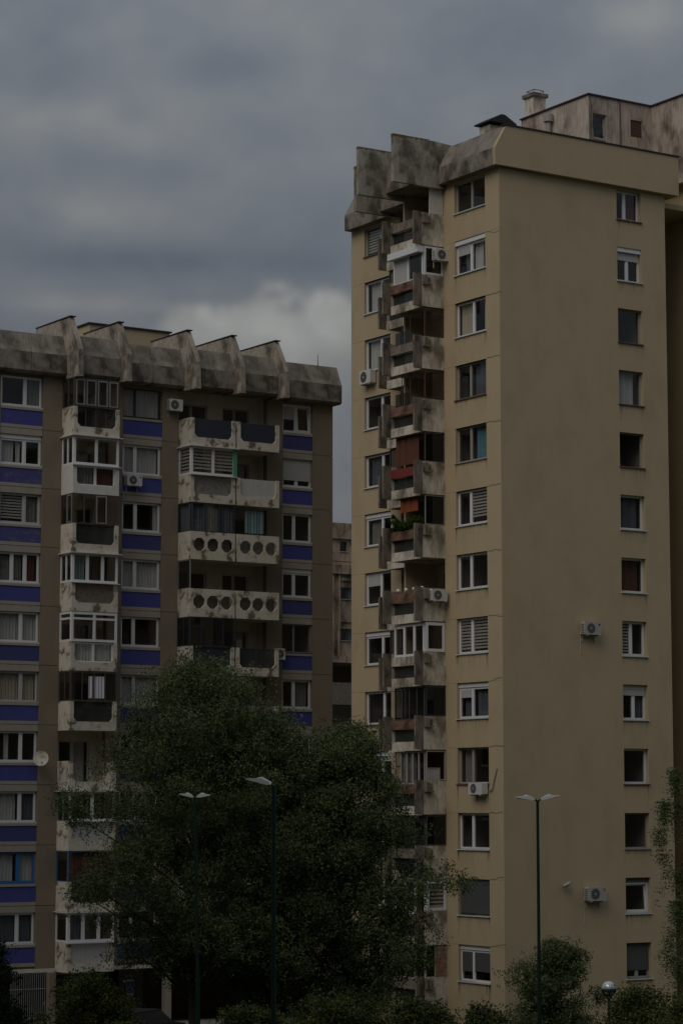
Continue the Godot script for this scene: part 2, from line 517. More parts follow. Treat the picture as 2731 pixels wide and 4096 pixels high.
# ---------------------------------------------------------------- air conditioner
func air_conditioner(at: Vector3, T: Basis, label: String, w := 0.84, h := 0.56, matk := "ac_white", dot := "", pipe := 0.0) -> void:
	# at: middle of the back, x right, z outwards
	var t := thing("air_conditioner", label, "air conditioner", at, "air conditioners on the facades")
	t.basis = T
	var b := MB.new()
	var d := 0.32
	var r := 0.03
	b.ext(PackedVector2Array([Vector2(-w / 2 + r, -h / 2), Vector2(w / 2 - r, -h / 2), Vector2(w / 2, -h / 2 + r), Vector2(w / 2, h / 2 - r), Vector2(w / 2 - r, h / 2), Vector2(-w / 2 + r, h / 2), Vector2(-w / 2, h / 2 - r), Vector2(-w / 2, -h / 2 + r)]), 0.06, 0.06 + d)
	part(t, "body", b.done(), M[matk])
	var g := MB.new()
	var c := Vector3(-w * 0.12, 0, 0)
	g.disc(c, h * 0.40, 0.06 + d + 0.004, 24)
	var fan := part(t, "fan_opening", g.done(), M["black"])
	var ring := MB.new()
	for q in 5:
		var rr := h * 0.40 * (q + 1) / 5.0
		for k in 24:
			var a := TAU * k / 24
			var a2 := TAU * (k + 1) / 24
			var ri := rr - 0.010
			var z := 0.06 + d + 0.016
			ring.quad(c + Vector3(cos(a) * ri, sin(a) * ri, z), c + Vector3(cos(a) * rr, sin(a) * rr, z), c + Vector3(cos(a2) * rr, sin(a2) * rr, z), c + Vector3(cos(a2) * ri, sin(a2) * ri, z))
	part(fan, "grille", ring.done(), M["ac_grey"])
	var hub := MB.new()
	hub.disc(c, h * 0.09, 0.06 + d + 0.02, 14)
	part(fan, "hub", hub.done(), M["ac_grey"])
	var sl := MB.new()
	for k in 6:
		sl.box(-w / 2 - 0.004, -h * 0.38 + k * h * 0.13, 0.12, -w / 2 + 0.002, -h * 0.38 + k * h * 0.13 + 0.03, d)
	part(t, "side_vents", sl.done(), M["black"])
	for x in [-w * 0.36, w * 0.36]:
		var br := MB.new()
		br.box(x - 0.02, -h / 2 - 0.05, 0.0, x + 0.02, -h / 2 - 0.002, d + 0.1)
		br.box(x - 0.02, -h / 2 - 0.3, 0.0, x + 0.02, -h / 2 - 0.05, 0.04)
		part(t, "bracket", br.done(), M["ac_grey"])
	if dot != "":
		var db := MB.new()
		db.disc(Vector3(w * 0.38, h * 0.3, 0), 0.05, 0.06 + d + 0.005, 16)
		part(t, "badge", db.done(), M[dot])
	if pipe > 0.0:
		var pb := MB.new()
		pb.tube([Vector3(-w * 0.48, -h * 0.2, 0.04), Vector3(-w * 0.49, -h * 0.6, 0.03), Vector3(-w * 0.47, -h / 2 - pipe, 0.03)], [0.014, 0.014, 0.014], 6)
		part(t, "drain_hose", pb.done(), M["shutter"])


# ---------------------------------------------------------------- tall beige tower
const RP := 2.84
func rs(i: int) -> float:
	return 37.12 - RP * i

func tower() -> void:
	var o := thing("apartment_tower", "tall beige rendered apartment tower with stacked concrete balconies on its left side", "building", Vector3(63, 0, -84.29))
	var O := o.position
	var up := func(T: Transform3D) -> Transform3D: return Transform3D(T.basis, T.origin - O)
	# gable wall with its column of small windows
	var holes := []
	for i in 13:
		holes.append([6.65, rs(i), 8.07, rs(i) + (1.38 if i == 0 else 1.56)])
	part(o, "gable_wall", wall_mesh(0, 9.5, 0.0, 38.7, holes, 0.3, false), M["stucco"], up.call(facing_z(Vector3(63, 0, -84.29))))
	var gs := [
		{"cuts": [0.42], "cur": [["red_curtain", 0.5, 0.95]], "sill": "rust_sill"},
		{"box": true, "box_out": 0.1, "roll": 0.3, "cuts": [0.5]},
		{"fr": "old_frame", "cuts": [], "edge": 0.06, "sill": "rust_sill"},
		{"fr": "old_frame", "cuts": [], "edge": 0.06, "sill": "rust_sill", "cur": [["sheer", 0.0, 0.8]]},
		{"fr": "old_frame", "cuts": [], "edge": 0.05, "sill": "rust_sill", "open": [0]},
		{"cuts": [], "cur": [["blue_cloth", 0.0, 0.9]]},
		{"cuts": [], "cur": [["rust_cloth", 0.0, 0.85]]},
		{"cuts": [0.45], "blind": [0], "edge": 0.11},
		{"box": true, "roll": 0.22, "cuts": [0.52], "cur": [["blue_cloth", 0.5, 1.0]], "box_mat": "shutter"},
		{"cuts": [], "sill": "rust_sill"},
		{"fr": "old_frame", "cuts": [], "edge": 0.06, "sill": "stone_sill"},
		{"cuts": [], "box": true, "box_mat": "dark_shutter", "tilt": 0},
		{"cuts": [0.5], "fr": "old_frame", "roll": 0.82, "shut": "dark_shutter"},
	]
	for i in 13:
		gs[i].rec = 0.2
		gs[i].dirt = 10 + i
		window(o, up.call(facing_z(Vector3(69.65, rs(i), -84.29))), 1.42, 1.38 if i == 0 else 1.56, gs[i])
	# front bay beside the corner: one wall panel for each storey
	var ws := [
		{"fr": "old_frame", "cuts": [0.5], "edge": 0.07, "post": 0.13},
		{"box": true, "box_out": 0.07, "cuts": [0.47], "rolls": {0: 0.33}, "cur": [["sheer", 0.5, 0.75], ["sheer", 0.8, 0.98], ["blue_cloth", 0.2, 0.45]]},
		{"cuts": [0.53], "cur": [["cream", 0.05, 0.5], ["sheer", 0.78, 0.98]]},
		{"fr": "old_frame", "cuts": [0.42], "edge": 0.07, "post": 0.13, "sill": "rust_sill", "cur": [["blue_cloth", 0.5, 1.0]]},
		{"fr": "old_frame", "cuts": [0.42], "edge": 0.07, "post": 0.14, "sill": "stone_sill", "cur": [["teal", 0.52, 1.0]]},
		{"cuts": [0.4], "blind": [1], "blind_h": 0.88},
		{"cuts": [0.4]},
		{"cuts": [0.42], "blind": [0, 1]},
		{"box": true, "cuts": [0.42], "rolls": {0: 0.3}, "cur": [["blue_cloth", 0.08, 0.4], ["blue_cloth", 0.5, 0.98]]},
		{"fr": "old_frame", "cuts": [0.42], "edge": 0.07, "post": 0.14, "sill": "rust_sill", "cur": [["grey_board", 0.06, 0.4]]},
		{"cuts": [0.41], "sill": "sill"},
		{"fr": "dark_frame", "cuts": [0.38], "box": true, "box_mat": "dark_shutter", "roll": 1.0, "shut": "dark_shutter"},
		{"box": true, "cuts": [0.4], "rolls": {0: 0.72, 1: 0.7}, "shut": "dark_shutter"},
	]
	for i in 13:
		var h := 1.38 if i == 0 else 1.56
		part(o, "wall_panel", wall_mesh(0, 4.208, rs(i) - 1.272, rs(i) + h + (0.2 if i == 0 else 0.0), [[0.84, rs(i), 3.16, rs(i) + h]], 0.3), M["stucco"], up.call(facing_mx(Vector3(63, 0, -88.5))))
		ws[i].rec = 0.15
		ws[i].dirt = 14 + i * 2
		window(o, up.call(facing_mx(Vector3(63, rs(i), -88.5 + 0.84))), 2.32, h, ws[i])
	part(o, "plinth", wall_mesh(0, 4.208, 0, rs(12) - 1.282, [[1.6, 0.35, 2.5, 1.3]], 0.3), M["stucco"], up.call(facing_mx(Vector3(63, 0, -88.5))))
	# the far bay, set back
	var ls := [
		{"fr": "old_frame", "cuts": [0.55], "blind": [0], "edge": 0.07, "sill": "rust_sill"},
		{"cuts": [0.6], "cur": [["sheer", 0.1, 0.55]]},
		{"cuts": [0.58], "cur": [["sheer", 0.06, 0.6]]},
		{"cuts": [0.6]},
		{"cuts": [0.62], "cur": [["blue_cloth", 0.1, 0.6]]},
		{"cuts": [0.6], "box": true, "cur": [["grey_board", 0.1, 0.55]]},
		{"cuts": [0.55], "rolls": {0: 0.4}},
		{"cuts": [0.6], "box": true},
		{"cuts": [0.65], "sill": "rust_sill"},
		{"cuts": [0.6], "box": true, "roll": 0.2},
		{"cuts": [0.6]},
		{"cuts": [0.6]},
		{"cuts": [0.5]},
	]
	for i in 13:
		var h := 1.38 if i == 0 else 1.56
		part(o, "wall_panel", wall_mesh(0, 4.258, rs(i) - 1.272, rs(i) + h + (0.2 if i == 0 else 0.0), [[1.16, rs(i), 3.40, rs(i) + h]], 0.3), M["stucco"], up.call(facing_mx(Vector3(64.45, 0, -98.36))))
		window(o, up.call(facing_mx(Vector3(64.45, rs(i), -98.36 + 1.16))), 2.24, h, ls[i])
	part(o, "plinth", wall_mesh(0, 4.258, 0, rs(12) - 1.282, [], 0.3), M["stucco"], up.call(facing_mx(Vector3(64.45, 0, -98.36))))
	# loggia walls with balcony doors
	for q in [[64.3, -91.1, 2.6], [66.1, -94.1, 3.0]]:
		var dh := []
		for i in 13:
			dh.append([0.35, rs(i) - 1.1, 2.05, rs(i) + 1.15])
		var T: Transform3D = up.call(facing_mx(Vector3(q[0], 0, q[1])))
		part(o, "loggia_wall", wall_mesh(0, q[2], 0, 38.6, dh, 0.25), M["loggia"], T)
		if q[0] < 65.0:
			for i in 13:
				window(o, up.call(facing_mx(Vector3(q[0], rs(i) - 1.1, q[1] + 0.35))), 1.7, 2.25, {"fr": "pvc" if i % 3 != 1 else "old_frame", "cuts": [0.45], "sill": "", "rec": 0.1, "cur": [["sheer", 0.5, 0.9]] if i % 2 == 0 else []})
		else:
			for i in 13:
				window(o, up.call(facing_mx(Vector3(q[0], rs(i) - 1.1, q[1] + 0.35))), 1.7, 2.25, {"fr": "pvc", "cuts": [0.5], "sill": "", "rec": 0.1})
	var ret := MB.new()
	ret.box(64.46, 0, -94.14, 66.1, 38.6, -94.10)
	ret.box(63.0, 0, -88.52, 64.3, 38.6, -88.505)
	ret.box(64.3, 0, -91.14, 66.1, 38.6, -91.11)
	ret.box(62.55, 0, -91.09, 64.3, 38.6, -90.97)
	ret.box(64.46, 0, -98.36, 72.5, 38.6, -98.34)
	ret.box(72.48, 0, -98.33, 72.5, 38.7, -84.3)
	part(o, "return_walls", ret.done(), M["stucco"], Transform3D(Basis(), -O))
	# roof edge: gable slab, folded concrete eaves, fins
	var g := MB.new()
	g.ext(PackedVector2Array([Vector2(62.6, 38.6), Vector2(73.13, 38.6), Vector2(73.13, 40.43), Vector2(63.2, 40.43), Vector2(62.6, 39.38)]), -84.2, -84.0)
	g.box(72.95, 38.6, -90.5, 73.13, 40.43, -84.201)
	g.box(62.99, 38.6, -84.6, 72.94, 38.66, -84.201)
	part(o, "gable_parapet", g.done(), M["stucco"], Transform3D(Basis(), -O))
	var fl := MB.new()
	fl.box(63.1, 40.432, -84.26, 73.2, 40.49, -83.95)
	fl.box(72.9, 40.432, -90.5, 73.2, 40.49, -84.262)
	part(o, "roof_flashing", fl.done(), M["flashing"], Transform3D(Basis(), -O))
	var eave := func(xw: float, z0: float, z1: float) -> void:
		var e := MB.new()
		# local x outwards (-X), y up, extruded along Z
		var T := Transform3D(Basis(Vector3(-1, 0, 0), Vector3(0, 1, 0), Vector3(0, 0, -1)), Vector3(xw, 0, 0) - O)
		e.ext(PackedVector2Array([Vector2(-0.2, 39.381), Vector2(0.4, 39.381), Vector2(-0.2, 40.43)]), -z1, -z0, T)
		var ob := part(o, "eave_slope", e.done(), M["roof_concrete"])
		var f := MB.new()
		f.ext(PackedVector2Array([Vector2(-1.6, 38.6), Vector2(0.4, 38.6), Vector2(0.4, 39.379), Vector2(-1.6, 39.379)]), -z1, -z0, T)
		part(o, "eave_band", f.done(), M["band_concrete"])
	eave.call(63.0, -88.29, -86.3)
	eave.call(63.0, -86.285, -84.202)
	eave.call(61.93, -91.0, -88.43)
	eave.call(63.63, -94.0, -91.13)
	eave.call(64.42, -98.3, -94.13)
	var fins := [[60.11, 63.15, -88.43, -88.3, 38.41], [60.03, 64.2, -91.13, -91.0, 38.37], [61.86, 65.0, -94.13, -94.0, 38.44]]
	for f in fins:
		var b := MB.new()
		b.ext(PackedVector2Array([Vector2(f[0], f[4]), Vector2(f[1], f[4]), Vector2(f[1] + 0.1, 39.4), Vector2(f[1] + 0.3, 40.5), Vector2(f[0] + 2.3, 40.57), Vector2(f[0], 40.60)]), f[2] - 0.05, f[3], Transform3D(Basis(), -O))
		part(o, "roof_fin", b.done(), M["fin_concrete"])
		var ms := MB.new()
		var mr := RandomNumberGenerator.new()
		mr.seed = int(-f[2] * 10)
		var mx: float = f[0] - 0.012
		while mx < f[0] + 1.9:
			var wd: float = mr.randf_range(0.06, 0.2)
			var dp: float = mr.randf_range(0.02, 0.16) * (1.0 - (mx - f[0]) / 2.4)
			ms.box(mx, 40.585 - dp, f[2] - 0.055, mx + wd, 40.607, f[3] + 0.006, Transform3D(Basis(), -O))
			mx += wd + mr.randf_range(0.0, 0.05)
		part(o, "moss", ms.done(), M["moss"])
	var rf := MB.new()
	rf.box(63.3, 39.6, -88.3, 72.9, 39.9, -84.25)
	rf.box(62.3, 39.6, -91.0, 72.9, 39.9, -88.31)
	rf.box(64.0, 39.6, -94.0, 72.9, 39.9, -91.01)
	rf.box(64.8, 39.6, -98.2, 72.9, 39.9, -94.01)
	part(o, "roof_slab", rf.done(), M["tar"], Transform3D(Basis(), -O))
	# balconies
	var b1 := [
		{"beam": "brown_concrete", "side": "solid"},
		{"beam": "rust_paint", "front": {"n": 2, "shutter": [0], "fr": "pvc", "edge": 0.09, "post": 0.14}, "roof": true, "side": {"n": 1, "fr": "pvc"}},
		{"beam": "brown_concrete", "side": {"n": 1, "fr": "rust_metal", "edge": 0.035}, "part": true},
		{"beam": "rust_paint", "side": {"n": 1, "fr": "rust_metal", "edge": 0.035}, "part": true},
		{"beam": "red_paint", "side": {"n": 1, "fr": "dark_frame", "edge": 0.03, "glass": "smoky_pane"}, "drop": ["rust_cloth", 0.0, 1.8, 1.3]},
		{"beam": "rust_paint", "side": {"n": 1, "fr": "thin_metal", "edge": 0.025, "glass": "smoky_pane"}, "drop": ["orange_cloth", 0.35, 1.75, 0.62]},
		{"beam": "rust_paint"},
		{"beam": "pale_concrete", "front": {"n": 3, "fr": "pvc", "edge": 0.11, "post": 0.15}, "side": {"n": 1, "fr": "pvc", "edge": 0.13}},
		{"beam": "rust_paint", "front": {"n": 4, "fr": "dark_frame", "edge": 0.06, "post": 0.06, "glass": "smoky_pane"}, "side": {"n": 1, "fr": "navy_frame", "edge": 0.05, "glass": "smoky_pane"}},
		{"beam": "rust_paint", "front": {"n": 5, "fr": "old_frame", "edge": 0.06, "post": 0.09, "cur": [["grey_board", 0.2, 0.62]]}, "side": {"n": 1, "fr": "old_frame", "edge": 0.05, "open": [0]}},
		{"beam": "brown_concrete", "front": {"n": 3, "fr": "dark_frame", "edge": 0.05, "post": 0.05, "glass": "smoky_pane"}, "side": {"n": 1, "fr": "dark_frame", "edge": 0.04, "glass": "smoky_pane"}},
		{"beam": "brown_concrete", "front": {"n": 3, "fr": "pvc", "open": [2]}, "side": {"n": 1, "fr": "pvc", "edge": 0.13, "blind": [0]}},
		{"beam": "brown_concrete", "front": {"n": 3, "fr": "old_frame"}, "side": "brick"},
	]
	for i in 13:
		tower_balcony(o, O, 63.0, -91.1, 2.6, rs(i), b1[i])
		tower_balcony(o, O, 64.8, -94.1, 2.96, rs(i), {"beam": "brown_concrete", "front": {"n": 3, "fr": "dark_frame", "edge": 0.05, "post": 0.06, "glass": "smoky_pane"}} if i % 3 == 1 else {"beam": "brown_concrete"})
	# penthouse and roof gear belong to the tower
	var ph := MB.new()
	var ph_o := Transform3D(Basis(), -O)
	part(o, "penthouse_front", wall_mesh(0, 3.84, 39.9, 44.08, [[0.24, 41.2, 1.08, 43.24], [2.55, 42.43, 3.28, 43.27]], 0.2, false), M["penthouse"], up.call(facing_z(Vector3(71.1, 0, -88))))
	part(o, "penthouse_side", wall_mesh(0, 5.26, 39.9, 44.08, [], 0.2), M["penthouse"], up.call(facing_mx(Vector3(71.1, 0, -93.26))))
	part(o, "penthouse_side", wall_mesh(0, 4.0, 39.9, 44.08, [], 0.2), M["penthouse"], up.call(facing_mx(Vector3(74.94, 0, -87.99))))
	ph.box(74.95, 39.9, -84.2, 79.0, 44.05, -84.0)
	ph.box(71.12, 43.8, -93.2, 79.0, 44.0, -88.2)
	ph.box(75.1, 43.8, -88.19, 79.0, 44.0, -84.21)
	ph.box(71.12, 39.9, -93.26, 79.0, 44.0, -93.2)
	part(o, "penthouse_roof", ph.done(), M["penthouse"], ph_o)
	var pf := MB.new()
	pf.box(71.02, 44.082, -93.3, 71.2, 44.15, -87.92)
	pf.box(71.2, 44.082, -88.1, 75.0, 44.15, -87.92)
	pf.box(74.86, 44.082, -87.92, 75.02, 44.15, -83.95)
	part(o, "penthouse_flashing", pf.done(), M["flashing"], ph_o)
	window(o, up.call(facing_z(Vector3(71.34, 42.0, -88))), 0.84, 1.24, {"cuts": [], "fr": "old_frame", "edge": 0.05, "sill": "", "rec": 0.08, "tilt": 0, "room": false})
	var dp := MB.new()
	dp.box(71.35, 41.2, -88.12, 72.17, 41.99, -88.06)
	part(o, "rusty_door_panel", dp.done(), M["rust_paint"], ph_o)
	var lv := MB.new()
	for k in 9:
		lv.box(73.66, 42.44 + k * 0.092, -88.1, 74.37, 42.44 + k * 0.092 + 0.06, -88.05)
	lv.box(73.66, 42.43, -88.2, 74.37, 43.27, -88.17)
	part(o, "louvre", lv.done(), M["rust_sill"], ph_o)
	var dpipe := MB.new()
	dpipe.tube([Vector3(72.99, 44.05, -87.96), Vector3(72.99, 40.0, -87.96)], [0.035, 0.035], 6)
	part(o, "rusty_downpipe", dpipe.done(), M["rust_sill"], ph_o)
	var vp := MB.new()
	vp.tube([Vector3(70.9, 39.9, -90.85), Vector3(70.9, 43.45, -90.85)], [0.13, 0.13], 10)
	vp.tube([Vector3(70.9, 43.4, -90.85), Vector3(70.9, 43.75, -90.85)], [0.24, 0.24], 10)
	part(o, "vent_pipe", vp.done(), M["old_frame"], ph_o)
	var ch := MB.new()
	ch.box(71.98, 39.9, -94.12, 72.72, 45.5, -93.38)
	part(o, "chimney", ch.done(), M["pale_concrete"], ph_o)
	var cap := MB.new()
	cap.box(71.88, 45.501, -94.22, 72.82, 45.68, -93.28)
	var capo := part(o, "chimney_cap", cap.done(), M["brown_concrete"], ph_o)
	var rl := MB.new()
	rl.tube([Vector3(72.05, 45.68, -93.45), Vector3(72.05, 45.86, -93.45), Vector3(72.65, 45.86, -93.45), Vector3(72.65, 45.68, -93.45)], [0.02, 0.02, 0.02, 0.02], 5)
	rl.tube([Vector3(72.05, 45.86, -93.45), Vector3(72.05, 45.86, -94.05), Vector3(72.65, 45.86, -94.05), Vector3(72.65, 45.86, -93.45)], [0.02, 0.02, 0.02, 0.02], 5)
	part(capo, "cap_rail", rl.done(), M["black"])
	var rv := MB.new()
	rv.box(63.5, 39.9, -86.4, 64.6, 40.9, -85.6)
	var rvo := part(o, "roof_vent", rv.done(), M["pale_concrete"], ph_o)
	var hood := MB.new()
	hood.ext(PackedVector2Array([Vector2(63.35, 41.0), Vector2(64.85, 41.0), Vector2(64.85, 41.06), Vector2(64.2, 41.4), Vector2(64.0, 41.4), Vector2(63.35, 41.06)]), -86.6, -85.4)
	hood.tube([Vector3(63.6, 40.9, -85.7), Vector3(63.6, 41.0, -85.7)], [0.03, 0.03], 5)
	hood.tube([Vector3(64.5, 40.9, -85.7), Vector3(64.5, 41.0, -85.7)], [0.03, 0.03], 5)
	part(rvo, "vent_hood", hood.done(), M["black"])
	# cracked render at the panel joints, one ragged hairline each
	var cr := RandomNumberGenerator.new()
	cr.seed = 12
	for i in 12:
		var ck := MB.new()
		var zz := -85.3
		var yy := rs(i) - 1.28
		while zz < -84.35:
			var z2 := zz + cr.randf_range(0.08, 0.2)
			var y2 := yy + cr.randf_range(-0.05, 0.05)
			ck.quad(Vector3(62.997, yy - 0.012, zz), Vector3(62.997, y2 - 0.012, z2), Vector3(62.997, y2 + 0.012, z2), Vector3(62.997, yy + 0.012, zz))
			zz = z2
			yy = y2
		part(o, "crack", ck.done(), M["dark_frame"], Transform3D(Basis(), -O))
	# cable to the air conditioner
	var cb := MB.new()
	cb.tube([Vector3(62.97, 12.2, -84.72), Vector3(62.96, 12.0, -84.8), Vector3(62.95, 11.6, -84.95), Vector3(62.94, 11.3, -85.05), Vector3(62.94, 11.24, -85.25)], [0.03, 0.03, 0.03, 0.03, 0.03], 6)
	part(o, "loose_cable", cb.done(), M["old_frame"], ph_o)

func tower_balcony(o: Node3D, O: Vector3, xw: float, zf: float, w: float, s: float, d: Dictionary) -> void:
	var T := facing_mx(Vector3(xw, s, zf) - O)
	var b := MB.new()
	b.box(0.11, -1.38, -1.29, w - 0.11, -1.2, 1.1)
	var slab := part(o, "balcony", b.done(), M["fin_concrete"], T)
	for x in [[0.0, 0.12], [w - 0.12, w]]:
		var p := MB.new()
		p.box(x[0], -1.34, -0.02, x[1], 0.13, 1.219)
		part(slab, "side_plate", p.done(), M["pale_concrete"])
		var pe := MB.new()
		pe.box(x[0], -1.34, 1.22, x[1], 0.16, 1.64)
		part(slab, "plate_edge", pe.done(), M["brown_concrete"])
	var lb := MB.new()
	lb.box(0.121, -1.381, 1.101, w - 0.121, -0.98, 1.23)
	part(slab, "lower_beam", lb.done(), M["pale_concrete"])
	var ub := MB.new()
	ub.box(0.121, -0.43, 1.13, w - 0.121, -0.03, 1.24)
	part(slab, "parapet_beam", ub.done(), M[d.beam])
	var gp := MB.new()
	gp.box(0.121, -0.979, 1.02, w - 0.121, -0.44, 1.05)
	part(slab, "parapet_glass", gp.done(), M["wired_pane"])
	var fb := MB.new()
	fb.box(w + 0.001, -0.36, 0.78, w + 0.2, -0.30, 1.2)
	fb.box(w + 0.001, -0.30, 1.0, w + 0.2, 0.05, 1.2)
	fb.box(w + 0.001, -0.30, 0.78, w + 0.04, 0.0, 1.0)
	part(slab, "flower_bracket", fb.done(), M["brown_concrete"])
	var hh := 1.46 - 0.0
	if d.has("front"):
		d.front.name = "front_glazing"
		screen(slab, Transform3D(Basis(), Vector3(0.13, -0.02, 1.08)), w - 0.26, hh - 0.01, d.front)
	if d.get("roof", false):
		var rb := MB.new()
		rb.box(0.1, 1.15, 1.085, w - 0.05, 1.45, 1.4)
		part(slab, "shutter_housing", rb.done(), M["pvc"])
	if d.has("side"):
		var sd: Variant = d.side
		var TS := Transform3D(Basis(Vector3(0, 0, -1), Vector3(0, 1, 0), Vector3(1, 0, 0)), Vector3(w - 0.03, 0.152, 1.05))
		if sd is Dictionary:
			sd.name = "side_glazing"
			screen(slab, TS, 1.04, 1.30, sd)
		elif sd == "solid":
			var sb := MB.new()
			sb.box(w - 0.1, 0.152, 0.0, w - 0.04, 1.46, 0.75)
			part(slab, "side_panel", sb.done(), M["fresh_white"])
		else:
			var mo := MB.new()
			mo.box(w - 0.1, 0.152, 0.0, w - 0.03, 1.45, 0.62)
			var mort := part(slab, "brick_infill", mo.done(), M["mortar"])
			for r in 7:
				for c in 3:
					var x0 := 0.02 + c * 0.2 + (0.1 if r % 2 else 0.0)
					var bb := MB.new()
					bb.box(w - 0.032, 0.16 + r * 0.184, x0, w - 0.012, 0.16 + r * 0.184 + 0.165, minf(x0 + 0.185, 0.61))
					part(mort, "brick", bb.done(), M["brick_red" if (r + c) % 3 else "brick_tan"])
	if d.has("drop"):
		var q: Array = d.drop
		part(slab, "hanging_awning", curtain_mesh(q[2] - q[1], q[3], 1), M[q[0]], Transform3D(Basis(), Vector3(0.2 + q[1], 1.45 - q[3], 0.98)))
	if d.get("part", false):
		var pm := MB.new()
		for x in [0.7, 1.35]:
			pm.tube([Vector3(x, -0.03, 1.0), Vector3(x, 1.45, 1.0)], [0.018, 0.018], 5)
		part(slab, "post_rail", pm.done(), M["dark_frame"])
		var pg := MB.new()
		pg.box(0.15, -0.02, 0.98, 1.34, 0.62, 0.99)
		part(slab, "wind_glass", pg.done(), M["smoky_pane"])

# ---------------------------------------------------------------- lower block with blue spandrels
const LP := 2.857
const LZ := -106.3
func ls_(i: int) -> float:
	return 29.80 - LP * i

func block() -> void:
	var o := thing("apartment_block", "lower grey-brown apartment block with blue panels under its windows and sawtooth roof fins", "building", Vector3(59, 0, LZ))
	var O := o.position
	var up := func(T: Transform3D) -> Transform3D: return Transform3D(T.basis, T.origin - O)
	var W := Transform3D(Basis(), -O)
	var cols := [[49.5, 51.68], [56.14, 58.28], [65.43, 67.19]]
	# inner wall behind the facade panels, with the window openings
	var spans := [[45.0, 52.74], [55.30, 59.24], [64.43, 68.46]]
	for k in 3:
		var holes := []
		for i in 10:
			holes.append([cols[k][0], ls_(i), cols[k][1], ls_(i) + 1.46])
			if k == 0:
				holes.append([46.2, ls_(i), 48.4, ls_(i) + 1.46])
		part(o, "inner_wall", wall_mesh(spans[k][0], spans[k][1], 2.9, 32.2, holes, 0.24), M["pier"], up.call(facing_z(Vector3(0, 0, LZ - 0.06))))
	var A := [
		{"cuts": [0.6], "cur": [["grey_board", 0.7, 0.98]]},
		{"cuts": [0.6], "box": true, "cur": [["sheer", 0.03, 0.38], ["sheer", 0.42, 0.55]]},
		{"cuts": [0.62], "fr": "shutter", "blind": [0], "cur": [["grey_board", 0.66, 0.98]]},
		{"cuts": [0.34, 0.66], "cur": [["grey_board", 0.05, 0.6], ["red_curtain", 0.75, 0.95]]},
		{"cuts": [0.58], "cur": [["sheer", 0.02, 0.55], ["sheer", 0.65, 0.97]]},
		{"cuts": [0.6], "fr": "shutter", "cur": [["cream", 0.02, 0.97]], "sill": "stone_sill"},
		{"cuts": [0.62], "cur": [["sheer", 0.25, 0.38]]},
		{"cuts": [0.62], "cur": [["sheer", 0.02, 0.55], ["blue_cloth", 0.65, 0.97]]},
		{"cuts": [0.6], "fr": "blue_frame", "cur": [["sheer", 0.02, 0.5], ["sheer", 0.65, 0.97]], "sill": "blue_frame"},
		{"cuts": [0.6], "cur": [["blue_cloth", 0.02, 0.97]]},
	]
	var B := [
		{"cuts": [0.33], "fr": "navy_frame", "edge": 0.06, "post": 0.09, "cur": [["sheer", 0.0, 1.0]], "sill": "navy_frame"},
		{"cuts": [0.34], "cur": [["sheer", 0.05, 0.97]]},
		{"cuts": [0.36], "cur": [["sheer", 0.86, 0.97]]},
		{"cuts": [0.36], "cur": [["sheer", 0.03, 0.97]]},
		{"cuts": [0.34]},
		{"cuts": [0.36], "fr": "shutter", "cur": [["sheer", 0.0, 1.0]]},
		{"cuts": [0.36]},
		{"cuts": [0.4], "cur": [["cream", 0.3, 0.9]]},
		{"cuts": [0.36], "fr": "shutter"},
		{"cuts": [0.36]},
	]
	var C := [
		{"cuts": [0.48], "rolls": {0: 0.55}, "tilt": 1, "cur": [["maroon_cloth", 0.55, 0.9]]},
		{"cuts": [0.5], "roll": 0.82},
		{"cuts": [0.42]},
		{"cuts": [0.42], "box": true},
		{"cuts": [0.42], "fr": "thin_metal", "edge": 0.05, "post": 0.09, "sill": "navy_frame"},
		{"cuts": [0.42], "cur": [["grey_board", 0.5, 0.92]]},
		{"cuts": [0.42]}, {"cuts": [0.42]}, {"cuts": [0.42]}, {"cuts": [0.42]},
	]
	var specs := [A, B, C]
	for k in 3:
		var x0: float = cols[k][0]
		var x1: float = cols[k][1]
		for i in 10:
			var s := ls_(i)
			var sp: Dictionary = specs[k][i]
			sp.rec = 0.06
			sp.edge = sp.get("edge", 0.1)
			sp.post = sp.get("post", 0.19)
			window(o, up.call(facing_z(Vector3(x0, s, LZ - 0.06))), x1 - x0, 1.46, sp)
			for q in [["upper_strip", s - 0.165, s - 0.047, 0.03, "strip"], ["blue_panel", s - 0.90, s - 0.17, -0.01, "blue"], ["lower_strip", s - 1.065, s - 0.905, 0.03, "strip"], ["lower_strip", s - 1.39, s - 1.085, 0.02, "strip"]]:
				if i == 9 and q[0] == "lower_strip" and q[1] < s - 1.3:
					continue
				var b := MB.new()
				b.box(x0 - 0.02, q[1], -0.055, x1 + 0.02, q[2], q[3])
				var mk: String = q[4]
				if mk == "blue":
					mk = "blue_worn" if k == 0 and i in [1, 2] else ["blue", "blue_dull", "blue"][(i + k * 2) % 3]
				part(o, q[0], b.done(), M[mk], up.call(facing_z(Vector3(0, 0, LZ))))
	for i in 10:
		window(o, up.call(facing_z(Vector3(46.2, ls_(i), LZ - 0.06))), 2.2, 1.46, {"rec": 0.06, "cuts": [0.5]})
	# pier panels, one for each storey
	for i in 10:
		var y0 := ls_(i) - 1.068
		var y1 := y0 + LP - 0.022
		if i == 0:
			y1 = 31.6
		if i == 9:
			y0 = 2.9
		for q in [[48.45, 49.46], [51.72, 52.75], [55.3, 56.10], [58.32, 59.25], [64.44, 65.39], [67.23, 68.46]]:
			var b := MB.new()
			b.box(q[0], y0, -0.055, q[1], y1, 0.035)
			part(o, "pier_panel", b.done(), M["pier"], up.call(facing_z(Vector3(0, 0, LZ))))
